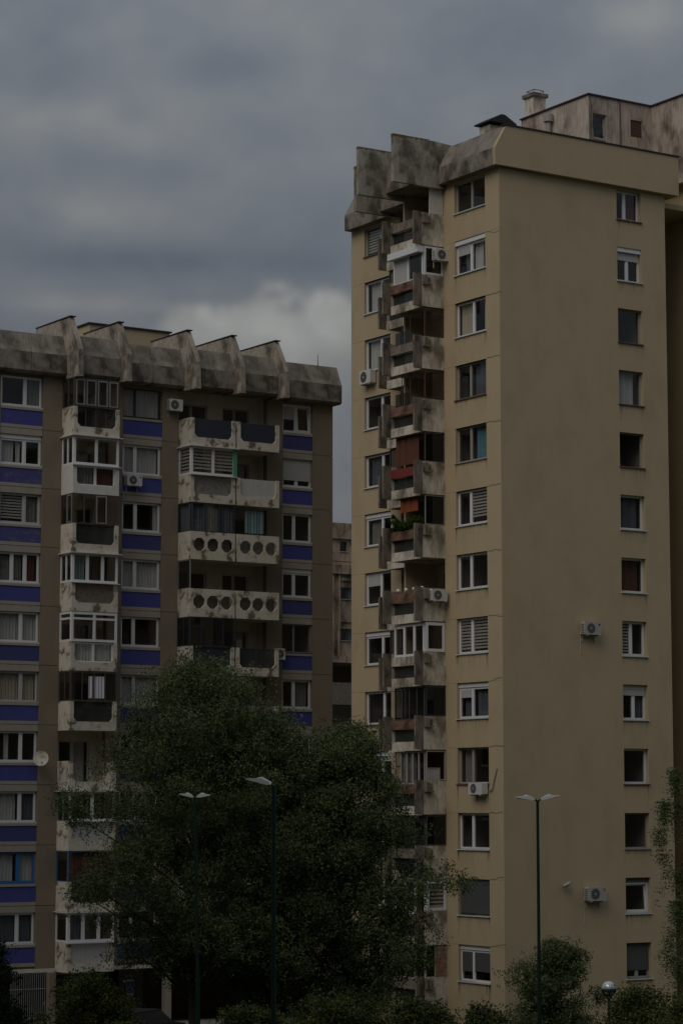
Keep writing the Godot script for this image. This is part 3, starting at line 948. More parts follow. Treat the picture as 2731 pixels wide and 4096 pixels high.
	# loggias
	for q in [[52.74, 55.31], [59.24, 64.44]]:
		var dh := []
		var wd: float = q[1] - q[0]
		for i in 10:
			dh.append([q[0] + 0.5, ls_(i) - 1.1, q[0] + 2.2, ls_(i) + 1.1])
			if wd > 3.0:
				dh.append([q[0] + 3.1, ls_(i) - 1.1, q[0] + 4.7, ls_(i) + 1.1])
		part(o, "loggia_wall", wall_mesh(q[0], q[1], 2.9, 31.6, dh, 0.2), M["loggia"], up.call(facing_z(Vector3(0, 0, LZ - 0.9))))
		for h in dh:
			window(o, up.call(facing_z(Vector3(h[0], h[1], LZ - 0.9))), h[2] - h[0], 2.2, {"rec": 0.08, "cuts": [0.45], "sill": "", "fr": ["pvc", "old_frame", "shutter"][int(h[1]) % 3], "cur": [["sheer", 0.5, 0.9]] if int(h[1]) % 2 else []})
		var rt := MB.new()
		rt.box(q[0] - 0.03, 2.9, LZ - 0.9, q[0] - 0.001, 31.6, LZ - 0.061)
		rt.box(q[1] + 0.001, 2.9, LZ - 0.9, q[1] + 0.03, 31.6, LZ - 0.061)
		part(o, "loggia_return", rt.done(), M["loggia"], W)
	# eaves and fins
	var eave := func(zf: float, x0: float, x1: float, seam: bool) -> void:
		var T := Transform3D(Basis(Vector3(0, 0, 1), Vector3(0, 1, 0), Vector3(-1, 0, 0)), Vector3(0, 0, zf) - O)
		var xs := [x0, x1]
		if seam:
			xs = [x0, (x0 + x1) / 2.0 - 0.012, (x0 + x1) / 2.0 + 0.012, x1]
		for k in xs.size() / 2:
			var e := MB.new()
			e.ext(PackedVector2Array([Vector2(0.0, 32.42), Vector2(-0.12, 32.62), Vector2(-0.5, 33.45), Vector2(-0.9, 33.45), Vector2(-0.9, 32.42)]), -xs[2 * k + 1], -xs[2 * k], T)
			part(o, "eave_slope", e.done(), M["roof_concrete"])
			var f := MB.new()
			f.ext(PackedVector2Array([Vector2(-0.12, 31.42), Vector2(0.0, 31.52), Vector2(0.0, 32.415), Vector2(-1.4, 32.415), Vector2(-1.4, 31.42)]), -xs[2 * k + 1], -xs[2 * k], T)
			part(o, "eave_band", f.done(), M["band_concrete"])
	eave.call(-105.8, 45.0, 48.9, true)
	eave.call(-105.8, 48.92, 52.74, true)
	eave.call(-105.25, 53.05, 55.4, false)
	eave.call(-105.75, 55.7, 59.28, true)
	eave.call(-105.25, 59.56, 61.88, false)
	eave.call(-105.25, 62.16, 64.48, false)
	eave.call(-105.75, 64.78, 66.6, false)
	eave.call(-105.75, 66.62, 68.7, false)
	for x in [52.75, 55.41, 59.29, 61.89, 64.49]:
		var T := Transform3D(Basis(Vector3(0, 0, 1), Vector3(0, 1, 0), Vector3(-1, 0, 0)), -O)
		var f := MB.new()
		f.ext(PackedVector2Array([Vector2(-109.3, 33.3), Vector2(-106.3, 31.32), Vector2(-104.55, 31.25), Vector2(-104.6, 32.6), Vector2(-104.85, 33.05), Vector2(-105.62, 34.28), Vector2(-109.3, 34.32)]), -x - 0.26, -x, T)
		part(o, "roof_fin", f.done(), M["fin_concrete"])
		var c := MB.new()
		c.box(x - 0.03, 34.33, -109.35, x + 0.3, 34.38, -105.5)
		part(o, "fin_flashing", c.done(), M["flashing"], W)
	var rf := MB.new()
	rf.box(45.0, 32.9, -119.0, 68.6, 33.3, -106.5)
	part(o, "roof_slab", rf.done(), M["tar"], W)
	var rh := MB.new()
	rh.box(57.1, 33.3, -114.4, 61.85, 35.5, -112.0)
	rh.box(51.8, 33.3, -113.2, 53.0, 33.75, -111.0)
	var rho := part(o, "roof_house", rh.done(), M["stucco"], W)
	var rhf := MB.new()
	rhf.box(57.0, 35.501, -114.5, 61.95, 35.58, -111.9)
	part(rho, "roof_house_flashing", rhf.done(), M["flashing"])
	var an := MB.new()
	an.tube([Vector3(68.0, 33.3, -107.0), Vector3(68.0, 33.75, -107.0), Vector3(68.0, 34.2, -107.0)], [0.035, 0.02, 0.012], 5)
	part(o, "lightning_rod", an.done(), M["black"], W)
	var sd := MB.new()
	sd.box(68.44, 0, -119.0, 68.46, 32.9, -106.37)
	sd.box(45.0, 0, -119.0, 68.44, 32.9, -118.98)
	sd.box(45.0, 0, -118.9, 45.02, 32.9, -106.4)
	part(o, "end_walls", sd.done(), M["pier"], W)
	# open ground floor
	var gf := MB.new()
	gf.box(45.0, 2.72, -112.0, 68.43, 2.9, -106.25)
	part(o, "soffit", gf.done(), M["loggia"], W)
	var gw := MB.new()
	gw.box(45.0, 0, -111.3, 57.6, 2.72, -111.2)
	gw.box(57.6, 0, -109.0, 58.95, 2.72, -108.9)
	gw.box(60.2, 0, -111.3, 68.43, 2.72, -111.2)
	part(o, "ground_floor_wall", gw.done(), M["board"], W)
	for x in [45.3, 52.3, 58.55, 63.5, 67.9]:
		var p := MB.new()
		p.box(x, 0, -106.25, x + 0.34, 2.72, -105.9)
		part(o, "column", p.done(), M["strip" if x > 55.0 else "pier"], W)
	var gate := MB.new()
	for k in 17:
		gate.box(50.45 + k * 0.11, 0.05, -106.24, 50.475 + k * 0.11, 2.70, -106.21)
	gate.box(50.4, 1.95, -106.25, 52.3, 1.99, -106.2)
	gate.box(50.4, 0.6, -106.25, 52.3, 0.64, -106.2)
	part(o, "barred_gate", gate.done(), M["thin_metal"], W)
	# balconies, top to bottom: single column, then the left and right ones of the pair
	var S := [
		{"cut": "u", "fill": {"n": 4, "fr": "dark_frame", "glass": "smoky_pane", "edge": 0.03, "post": 0.04}, "front": {"n": 4, "fr": "dark_frame", "edge": 0.09, "post": 0.1, "sash": [0, 1, 2, 3]}, "side": {"n": 2, "fr": "dark_frame", "edge": 0.06, "post": 0.05}},
		{"cut": "u", "paint": "fresh_white", "fill": {"n": 2, "cur": [["grey_board", 0.02, 0.5], ["maroon_cloth", 0.5, 0.98]]}, "front": {"n": 2, "edge": 0.13, "post": 0.15}, "side": {"n": 2, "edge": 0.1, "post": 0.1}, "lip": true},
		{"cut": "u", "fill": {"n": 1, "fr": "thin_metal", "glass": "wired_pane", "edge": 0.02}, "front": {"n": 4, "fr": "dark_frame", "edge": 0.04, "post": 0.05, "sash": [1, 2], "open": [1]}, "side": {"n": 2, "fr": "dark_frame", "edge": 0.04, "post": 0.04, "sash": [1]}},
		{"cut": "u", "fill": "board", "front": {"n": 3, "edge": 0.12, "post": 0.16, "cur": [["teal_cloth", 0.05, 0.3]]}, "side": {"n": 2, "edge": 0.1, "post": 0.1}, "lip": true},
		{"cut": "u", "fill": {"n": 2, "cur": [["sheer", 0.0, 1.0]]}, "front": {"n": 2, "edge": 0.12, "post": 0.13, "transom": 0.32}, "side": {"n": 1, "edge": 0.1, "transom": 0.32}},
		{"cut": "u", "fill": {"n": 1, "fr": "thin_metal", "glass": "wired_pane", "edge": 0.02}, "front": {"n": 4, "fr": "dark_frame", "edge": 0.06, "post": 0.05, "open": [1, 2], "glass": "smoky_pane"}, "side": {"n": 2, "fr": "dark_frame", "edge": 0.05, "post": 0.04}},
		{"cut": "u"},
		{"cut": "u", "fill": "white_board", "front": {"n": 2, "edge": 0.12, "post": 0.16}, "side": {"n": 2, "fr": "thin_metal", "edge": 0.04, "post": 0.04}, "lip": true},
		{"cut": "u", "fill": {"n": 2, "fr": "dark_frame", "glass": "smoky_pane", "edge": 0.03, "post": 0.05}, "front": {"n": 1, "fr": "blue_frame", "edge": 0.03, "cur": [["maroon_cloth", 0.0, 1.0]]}, "side": {"n": 1, "fr": "blue_frame", "edge": 0.03}},
		{"cut": "u", "fill": "white_board", "front": {"n": 3, "edge": 0.14, "post": 0.18, "cur": [["blue_cloth", 0.05, 0.3]]}, "side": {"n": 1, "edge": 0.1}, "lip": true},
	]
	var P := [
		{"cut": "u", "fill": "navy", "side": {}},
		{"cut": "u", "fill": "grey_board", "front": {"n": 2, "edge": 0.12, "post": 0.15, "blind": [0, 1]}, "side": {"n": 1, "edge": 0.1, "blind": [0]}, "lip": true},
		{"cut": "o", "front": {"n": 3, "fr": "navy_frame", "edge": 0.04, "post": 0.04, "cur": [["blue_cloth", 0.0, 0.42], ["grey_board", 0.42, 0.62], ["blue_cloth", 0.62, 1.0]]}, "side": {"n": 1, "fr": "navy_frame", "edge": 0.04, "cur": [["blue_cloth", 0.0, 1.0]]}},
		{"cut": "o", "side": {"n": 1, "fr": "thin_metal", "edge": 0.03, "glass": "smoky_pane"}},
		{"cut": "u", "fill": "navy", "front": {"n": 4, "fr": "navy_frame", "edge": 0.05, "post": 0.05, "glass": "smoky_pane"}, "side": {"n": 2, "fr": "navy_frame", "edge": 0.05, "post": 0.05, "glass": "smoky_pane"}},
		{"cut": "o"}, {"cut": "u", "fill": "grey_board"}, {"cut": "o"}, {"cut": "u", "fill": "white_board"}, {"cut": "o"},
	]
	var Q := [
		{"cut": "u", "fill": "navy"},
		{"cut": "u", "fill": "white_board"},
		{"cut": "o"},
		{"cut": "o"},
		{"cut": "u", "fill": {"n": 2, "fr": "dark_frame", "glass": "wired_pane", "edge": 0.03, "post": 0.04}},
		{"cut": "u", "fill": "grey_board"}, {"cut": "o"}, {"cut": "u", "fill": "board"}, {"cut": "o"}, {"cut": "u", "fill": "white_board"},
	]
	for i in 10:
		block_balcony(o, O, 52.75, 2.5, ls_(i), S[i], true)
		block_balcony(o, O, 59.26, 2.57, ls_(i), P[i], true)
		block_balcony(o, O, 61.93, 2.49, ls_(i), Q[i], false)
	var gb := MB.new()
	gb.box(61.7, ls_(0) - 2.80, -105.2, 61.92, ls_(0) - 1.37, -105.0)
	part(o, "green_screen", gb.done(), M["green_board"], W)

func u_poly(w: float, m: float, y0: float, y1: float, ch: float, top: float) -> PackedVector2Array:
	return PackedVector2Array([Vector2(0, -1.35), Vector2(w, -1.35), Vector2(w, top), Vector2(w - m, top), Vector2(w - m, y0 + ch), Vector2(w - m - ch, y0), Vector2(m + ch, y0), Vector2(m, y0 + ch), Vector2(m, top), Vector2(0, top)])

# front plane at z = 1.3 from the facade
func block_balcony(o: Node3D, O: Vector3, x: float, w: float, s: float, d: Dictionary, side: bool) -> void:
	var T := facing_z(Vector3(x, s, LZ) - O)
	var paint: Material = M[d.get("paint", "chipped_white")]
	var b := MB.new()
	b.box(0.101, -1.34, -0.88, w - 0.001, -1.18, 1.198)
	var slab := part(o, "balcony", b.done(), M["loggia"], T)
	var sd := MB.new()
	sd.box(0.0, -1.35, 0.04, 0.1, 0.05, 1.199)
	part(slab, "side_panel", sd.done(), paint)
	if w < 2.55:
		var sr := MB.new()
		sr.box(w - 0.1, -1.35, 0.04, w, 0.03, 1.199)
		part(slab, "side_panel", sr.done(), paint)
	var f := MB.new()
	if d.cut == "u":
		f.ext(u_poly(w, 0.2, -0.93, 0, 0.17, 0.045), 1.2, 1.3)
	else:
		var ax := [0.0, 0.03 + (w - 0.06) / 3.0 + 0.06, (w) / 2.0 + (w - 0.06) / 6.0 + 0.03, w]
		var cx := [0.52, w / 2.0 + 0.02, w - 0.46]
		ax = [0.0, (cx[0] + cx[1]) / 2.0, (cx[1] + cx[2]) / 2.0, w]
		for k in 3:
			var r := 0.325
			var cy := -0.60
			var L := PackedVector2Array([Vector2(cx[k], 0.045), Vector2(ax[k], 0.045), Vector2(ax[k], -1.35), Vector2(cx[k], -1.35)])
			var R := PackedVector2Array([Vector2(cx[k], 0.045), Vector2(ax[k + 1], 0.045), Vector2(ax[k + 1], -1.35), Vector2(cx[k], -1.35)])
			var t := r * 0.4142
			for v in [Vector2(0, -r), Vector2(t, -r), Vector2(r, -t), Vector2(r, t), Vector2(t, r), Vector2(0, r)]:
				R.append(Vector2(cx[k], cy) + v)
				L.append(Vector2(cx[k], cy) + Vector2(-v.x, v.y))
			f.ext(L, 1.2, 1.3)
			f.ext(R, 1.2, 1.3)
	part(slab, "front_panel", f.done(), paint)
	if d.cut == "u" and d.has("fill"):
		var q: Variant = d.fill
		if q is Dictionary:
			q.name = "lower_glazing"
			screen(slab, Transform3D(Basis(), Vector3(0.17, -0.96, 1.19)), w - 0.34, 1.0, q)
		else:
			var nb := 5 if q == "white_board" else 1
			for k in nb:
				var fb := MB.new()
				fb.box(0.15 + (w - 0.3) * k / nb + 0.004, -0.98, 1.14, 0.15 + (w - 0.3) * (k + 1) / nb - 0.004, 0.03, 1.19)
				part(slab, "infill_board", fb.done(), M[{"board": "board", "grey_board": "grey_board", "white_board": "shutter", "navy": "navy_frame"}[q]])
	elif d.cut == "o":
		var back := MB.new()
		back.box(0.12, -1.17, 0.95, w - 0.11, 0.0, 0.98)
		part(slab, "inner_sheet", back.done(), M["grey_board" if int(x * 7 + s) % 2 else "board"])
	var h := LP - 1.35 - 0.05 - 0.03
	if s > 29.0:
		h = 1.42
	if d.has("front"):
		d.front.name = "front_glazing"
		screen(slab, Transform3D(Basis(), Vector3(0.02, 0.05, 1.28)), w - 0.03, h, d.front)
	if side and d.has("side") and d.side.size():
		d.side.name = "side_glazing"
		screen(slab, Transform3D(Basis(Vector3(0, 0, 1), Vector3(0, 1, 0), Vector3(-1, 0, 0)), Vector3(0.01, 0.055, 0.04)), 1.2, h, d.side)
	if d.get("lip", false):
		var lp := MB.new()
		lp.box(-0.12, h + 0.02, 0.05, w + 0.12, h + 0.065, 1.48)
		part(slab, "rain_lip", lp.done(), M["sill"])
		var lq := MB.new()
		lq.box(-0.07, 0.01, 1.301, w + 0.07, 0.045, 1.42)
		part(slab, "rain_sill", lq.done(), M["sill"])

# ---------------------------------------------------------------- buildings behind and beside
func far_building() -> void:
	var o := thing("distant_building", "distant weathered concrete apartment building seen in the gap between both blocks", "building", Vector3(90, 0, -140))
	var O := o.position
	var up := func(T: Transform3D) -> Transform3D: return Transform3D(T.basis, T.origin - O)
	var W := Transform3D(Basis(), -O)
	part(o, "upper_wall", wall_mesh(84.0, 91.8, 26.5, 28.75, [[90.8, 27.86, 91.39, 28.55], [89.2, 27.86, 90.2, 28.55]], 0.3), M["far_wall"], up.call(facing_z(Vector3(0, 0, -140))))
	var p := MB.new()
	p.box(84.0, 28.72, -146, 91.95, 29.81, -139.8)
	part(o, "upper_parapet", p.done(), M["far_wall"], W)
	window(o, up.call(facing_z(Vector3(90.8, 27.86, -140))), 0.59, 0.69, {"cuts": [], "fr": "dark_frame", "edge": 0.05, "sill": "stone_sill", "deep": 1.5})
	window(o, up.call(facing_z(Vector3(89.2, 27.86, -140))), 1.0, 0.69, {"cuts": [], "fr": "dark_frame", "edge": 0.05, "sill": "stone_sill", "deep": 1.5})
	var rb := MB.new()
	rb.box(84.0, 26.2, -146, 100.0, 26.8, -138.9)
	part(o, "terrace_band", rb.done(), M["far_wall"], W)
	var rl := MB.new()
	rl.tube([Vector3(84, 27.05, -139.0), Vector3(100, 27.05, -139.0)], [0.03, 0.03], 5)
	for k in 8:
		rl.tube([Vector3(85.5 + k * 1.9, 26.8, -139.0), Vector3(85.5 + k * 1.9, 27.05, -139.0)], [0.025, 0.025], 5)
	part(o, "terrace_rail", rl.done(), M["rust_metal"], W)
	var hs := []
	for k in 2:
		hs.append([90.25, 24.5 - k * 2.83, 91.7, 25.3 - k * 2.83])
		hs.append([93.6, 24.5 - k * 2.83, 95.1, 25.3 - k * 2.83])
		hs.append([87.6, 24.5 - k * 2.83, 89.1, 25.3 - k * 2.83])
	part(o, "main_wall", wall_mesh(84.0, 100.0, 20.6, 26.2, hs, 0.3), M["far_wall"], up.call(facing_z(Vector3(0, 0, -139.2))))
	for h in hs:
		window(o, up.call(facing_z(Vector3(h[0], h[1], -139.2))), 1.45, 0.8, {"cuts": [0.5], "fr": "dark_frame", "edge": 0.06, "post": 0.08, "sill": "stone_sill", "cur": [["teal_cloth", 0.5, 1.0]]})
	for k in 2:
		var bd := MB.new()
		bd.box(90.2, 25.75 - k * 2.83, -139.19, 100, 25.95 - k * 2.83, -139.1)
		part(o, "string_course", bd.done(), M["far_wall"], W)
	for x in [89.55, 90.08]:
		var rb2 := MB.new()
		rb2.box(x, 20.6, -139.19, x + 0.12, 26.2, -139.0)
		part(o, "rib", rb2.done(), M["far_wall"], W)
	var lt := MB.new()
	lt.box(84.0, 20.15, -146, 100.0, 20.6, -139.0)
	part(o, "lintel", lt.done(), M["far_wall"], W)
	for k in 7:
		var y := 20.15 - k * 2.85
		var g := MB.new()
		g.box(84.0, y - 2.85, -139.3, 100.0, y - 1.35, -139.1)
		part(o, "gallery_parapet", g.done(), M["board"], W)
	var bk := MB.new()
	bk.box(84.0, 0, -146.0, 100.0, 26.2, -143.0)
	bk.box(84.0, 26.8, -146.0, 91.7, 28.7, -142.0)
	part(o, "core", bk.done(), M["board"], W)

func neighbour() -> void:
	var o := thing("adjoining_wing", "shaded wing joined to the beige tower past its gable", "building", Vector3(80, 0, -88))
	var O := o.position
	var W := Transform3D(Basis(), -O)
	part(o, "recess_wall", wall_mesh(0, 7.8, 0, 40.6, [], 0.3), M["stucco"], Transform3D(facing_mx(Vector3.ZERO).basis, Vector3(75.5, 0, -92.0) - O))
	var hs := []
	for i in 13:
		hs.append([78.5, rs(i), 80.0, rs(i) + 1.4])
	part(o, "front_wall", wall_mesh(75.5, 86.0, 0, 40.6, hs, 0.3, false), M["stucco"], Transform3D(Basis(), Vector3(0, 0, -84.2) - O))
	for i in 13:
		window(o, Transform3D(Basis(), Vector3(78.5, rs(i), -84.2) - O), 1.5, 1.4, {"cuts": [0.5]})
	var b := MB.new()
	b.box(72.52, 0, -92.3, 75.5, 38.3, -92.0)
	b.box(72.52, 38.3, -92.3, 75.49, 38.55, -85.2)  # slab added over the recess to keep it in shade
	b.box(86.0, 0, -96.0, 86.02, 40.6, -84.21)
	b.box(75.52, 40.3, -96.0, 86.0, 40.5, -84.51)
	part(o, "recess_back_and_shade_slab", b.done(), M["stucco"], W)
	var c := MB.new()
	c.box(75.4, 40.601, -92.3, 86.0, 40.68, -84.1)
	part(o, "wing_flashing", c.done(), M["flashing"], W)

# unseen blocks added round the court to shade the lower floors
func shade_block(label: String, T: Transform3D, w: float, floors: int, step := 3.4) -> void:
	var o := thing("courtyard_shade_block", label, "building", T.origin, "unseen blocks added for their shade")
	o.basis = T.basis
	var h := floors * 2.84 + 1.6
	var holes := []
	var n := int(w / step)
	for i in floors:
		for k in n:
			holes.append([0.7 + k * step, 1.9 + i * 2.84, 2.7 + k * step, 3.4 + i * 2.84])
	part(o, "front_wall", wall_mesh(0, w, 0, h, holes, 0.25), M["pier"])
	var fr := MB.new()
	fr.box(0, 0, -0.2, 0.1, 1.5, -0.12)
	fr.box(1.9, 0, -0.2, 2.0, 1.5, -0.12)
	fr.box(0.1, 0, -0.2, 1.9, 0.1, -0.12)
	fr.box(0.1, 1.4, -0.2, 1.9, 1.5, -0.12)
	fr.box(0.95, 0.1, -0.2, 1.05, 1.4, -0.12)
	var fm := fr.done()
	var pn := MB.new()
	pn.box(0.1, 0.1, -0.17, 1.9, 1.4, -0.16)
	var pm := pn.done()
	for q in holes:
		var f := part(o, "window", fm, M["pvc"], Transform3D(Basis(), Vector3(q[0], q[1], 0)))
		part(f, "pane", pm, M["pane"])
	var b := MB.new()
	b.box(0, 0, -11.0, w, h, -10.8)
	b.box(0, 0, -10.8, 0.2, h, -0.26)
	b.box(w - 0.2, 0, -10.8, w, h, -0.26)
	b.box(0, h, -11.0, w, h + 0.3, -0.001)
	for i in floors:
		b.box(0.2, 1.0 + i * 2.84, -10.79, w - 0.2, 1.2 + i * 2.84, -0.26)
	b.box(0.2, 1.0, -3.0, w - 0.2, h - 0.1, -2.9)
	part(o, "inner_walls", b.done(), M["room"])
	var e := MB.new()
	e.box(-0.3, h - 0.6, 0.003, w + 0.3, h + 0.9, 0.5)
	part(o, "eave_band", e.done(), M["roof_concrete"])

# ---------------------------------------------------------------- street lamps
func lamp_head(t: Node3D, at: Vector3, yaw: float, tilt: float, L := 0.78) -> void:
	var b := MB.new()
	var top := PackedVector2Array([Vector2(0, -0.02), Vector2(0.05, 0.05), Vector2(L * 0.45, 0.085), Vector2(L, 0.035), Vector2(L, 0.0), Vector2(0.1, -0.04)])
	var T := Transform3D(Basis(Vector3.UP, yaw) * Basis(Vector3(0, 0, 1), tilt), at)
	b.ext(top, -0.11, 0.11, T)
	b.ext(PackedVector2Array([Vector2(L * 0.12, 0.055), Vector2(L * 0.45, 0.12), Vector2(L * 0.62, 0.075)]), -0.07, 0.07, T)
	var o := part(t, "lamp_head", b.done(), M["lamp_head"])
	var g := MB.new()
	g.box(L * 0.4, -0.03, -0.08, L * 0.92, -0.012, 0.08, T)
	part(o, "lens", g.done(), M["lamp_lens"])

func street_lamp(at: Vector3, h: float, lean: Vector3, heads: Array, label: String, r := 0.055) -> void:
	var t := thing("street_lamp", label, "street lamp", at, "green street lamps")
	var b := MB.new()
	b.tube([Vector3.ZERO, Vector3(0, h * 0.42, 0) + lean * 0.42], [r * 1.45, r * 1.3], 12)
	part(t, "lower_pole", b.done(), M["lamp_green"])
	var c := MB.new()
	c.tube([Vector3(0, h * 0.42, 0) + lean * 0.42, Vector3(0, h, 0) + lean], [r, r * 0.85], 12)
	part(t, "upper_pole", c.done(), M["lamp_green"])
	var k := MB.new()
	k.tube([Vector3(0, h * 0.415, 0) + lean * 0.415, Vector3(0, h * 0.43, 0) + lean * 0.43], [r * 1.5, r * 1.4], 12)
	part(t, "collar", k.done(), M["lamp_green"])
	var f := MB.new()
	f.tube([Vector3.ZERO, Vector3(0, 0.25, 0)], [r * 3.0, r * 2.6], 12)
	part(t, "foot", f.done(), M["lamp_green"])
	var top := Vector3(0, h, 0) + lean
	for q in heads:
		var d := Vector3(cos(q[0]), 0, -sin(q[0]))
		var a := MB.new()
		a.tube([top - Vector3(0, 0.06, 0), top + d * q[2] * 0.5 + Vector3(0, 0.01, 0), top + d * q[2] + Vector3(0, 0.05, 0)], [0.04, 0.035, 0.03], 8)
		part(t, "arm", a.done(), M["lamp_green"])
		lamp_head(t, top + d * q[2] + Vector3(0, 0.045, 0), q[0], q[1], q[3])

# ---------------------------------------------------------------- plants
func spray_mesh(n: int, length: float, leaf: float, droop: float, seed_: int) -> ArrayMesh:
	var r := RandomNumberGenerator.new()
	r.seed = seed_
	var v := PackedVector3Array()
	var nn := PackedVector3Array()
	for i in n:
		var p := Vector3(r.randf_range(-0.35, 0.35) * length, r.randf_range(-0.35, 0.35) * length - droop * i / n, r.randf_range(-0.35, 0.35) * length)
		var d := Vector3(r.randfn(), r.randfn() * 0.6 - droop * 1.5, r.randfn()).normalized()
		var s := d.cross(Vector3(r.randfn(), r.randfn(), r.randfn())).normalized()
		var up := d.cross(s)
		var l := leaf * r.randf_range(0.7, 1.2)
		var a := p
		var b := p + d * l * 0.45 + s * l * 0.3 + up * l * 0.08
		var c := p + d * l
		var e := p + d * l * 0.45 - s * l * 0.3 + up * l * 0.08
		for q in [[a, b, c], [a, c, e]]:
			var k: Vector3 = (q[1] - q[0]).cross(q[2] - q[0]).normalized()
			for z in [q[0], q[2], q[1]]:
				v.append(z)
				nn.append(k)
	var arr := []
	arr.resize(Mesh.ARRAY_MAX)
	arr[Mesh.ARRAY_VERTEX] = v
	arr[Mesh.ARRAY_NORMAL] = nn
	var m := ArrayMesh.new()
	m.add_surface_from_arrays(Mesh.PRIMITIVE_TRIANGLES, arr)
	return m

# a woody plant: h height, base where the crown starts, r crown radius, peak share of the height where it is widest
func plant(called: String, label: String, category: String, at: Vector3, p: Dictionary) -> void:
	var t := thing(called, label, category, at, p.get("group", ""))
	var r := RandomNumberGenerator.new()
	r.seed = p.seed
	var h: float = p.h
	var base: float = p.get("base", h * 0.15)
	var R: float = p.r
	var peak: float = p.get("peak", 0.4)
	var clumps := []
	var lobes := []
	for k in 7:
		lobes.append(r.randf_range(0.0, TAU))
	for k in int(p.clumps):
		var u := r.randf()
		var prof := 1.0 - pow(absf(u - peak) / (peak if u < peak else 1.0 - peak), p.get("pow", 2.0))
		prof = maxf(prof, 0.03)
		var a := r.randf() * TAU
		var lk: float = p.get("lump", 1.0)
		var lump := 1.0 + lk * 0.18 * sin(a * 2.0 + lobes[0] + u * 5.0) + lk * 0.14 * sin(a * 3.0 + lobes[1] - u * 9.0) + lk * 0.10 * sin(u * 22.0 + a + lobes[2])
		var rad := R * sqrt(prof) * lump * pow(r.randf(), p.get("shell", 0.42))
		var c := Vector3(cos(a) * rad, base + (h - base) * u, sin(a) * rad)
		clumps.append([c, (r.randf_range(0.4, 1.35) if p.has("uneven") else r.randf_range(0.55, 1.15)) * p.get("clump", 0.6)])
	for c in p.get("extra", []):
		clumps.append([c[0], c[1]])
	# wood
	var w := MB.new()
	var tr: float = p.get("trunk", 0.16)
	var bend := Vector3(r.randf_range(-0.3, 0.3), 0, r.randf_range(-0.3, 0.3))
	var line := func(y: float) -> Vector3: return Vector3(bend.x * sin(y / h * 3.0), y, bend.z * sin(y / h * 2.2))
	w.tube([line.call(-0.1), line.call(h * 0.15), line.call(h * 0.4), line.call(h * 0.7), line.call(h * 0.93)], [tr * 1.2, tr, tr * 0.75, tr * 0.4, tr * 0.12], 9)
	part(t, "trunk", w.done(), M[p.get("bark", "bark")])
	var lb := MB.new()
	for k in range(0, clumps.size(), int(p.get("limb_step", 5))):
		var c: Vector3 = clumps[k][0]
		var y0 := clampf(c.y - 0.55 * Vector2(c.x, c.z).length() - 0.4, 0.1 * h, h * 0.9)
		var a: Vector3 = line.call(y0)
		var lr: float = tr * 0.32 * (1.0 - y0 / h) + 0.015
		lb.tube([a, a.lerp(c, 0.5) + Vector3(0, 0.18, 0), c], [lr, lr * 0.6, lr * 0.25], 5)
	part(t, "branches", lb.done(), M[p.get("bark", "bark")])
	# leaves
	var per: int = p.per
	var mm := MultiMesh.new()
	mm.transform_format = MultiMesh.TRANSFORM_3D
	mm.use_colors = true
	mm.mesh = spray_mesh(p.get("leaves", 8), p.get("spray", 0.4), p.get("leaf", 0.12), p.get("droop", 0.0), p.seed + 5)
	mm.instance_count = clumps.size() * per
	var ca: Color = p.ca
	var cb: Color = p.cb
	var cc: Color = p.get("cc", cb)
	var i := 0
	for c in clumps:
		for k in per:
			var d: Vector3 = Vector3(r.randfn(), r.randfn() * 0.75, r.randfn()) * 0.5 * c[1]
			if p.has("hang"):
				d.y = -absf(d.y) * p.hang
				d.x *= 0.45
				d.z *= 0.45
			var q := Basis.from_euler(Vector3(r.randf() * TAU, r.randf() * TAU, r.randf() * TAU)) if not p.has("hang") else Basis(Vector3.UP, r.randf() * TAU)
			mm.set_instance_transform(i, Transform3D(q.scaled(Vector3.ONE * r.randf_range(0.75, 1.25)), c[0] + d))
			var col := ca.lerp(cb, r.randf())
			if r.randf() < p.get("gold", 0.0):
				col = cc
			mm.set_instance_color(i, col)
			i += 1
	var mi := MultiMeshInstance3D.new()
	mi.name = "crown"
	mi.multimesh = mm
	mi.material_override = M["leaf"]
	mi.set_meta("kind", "stuff")
	t.add_child(mi, true)

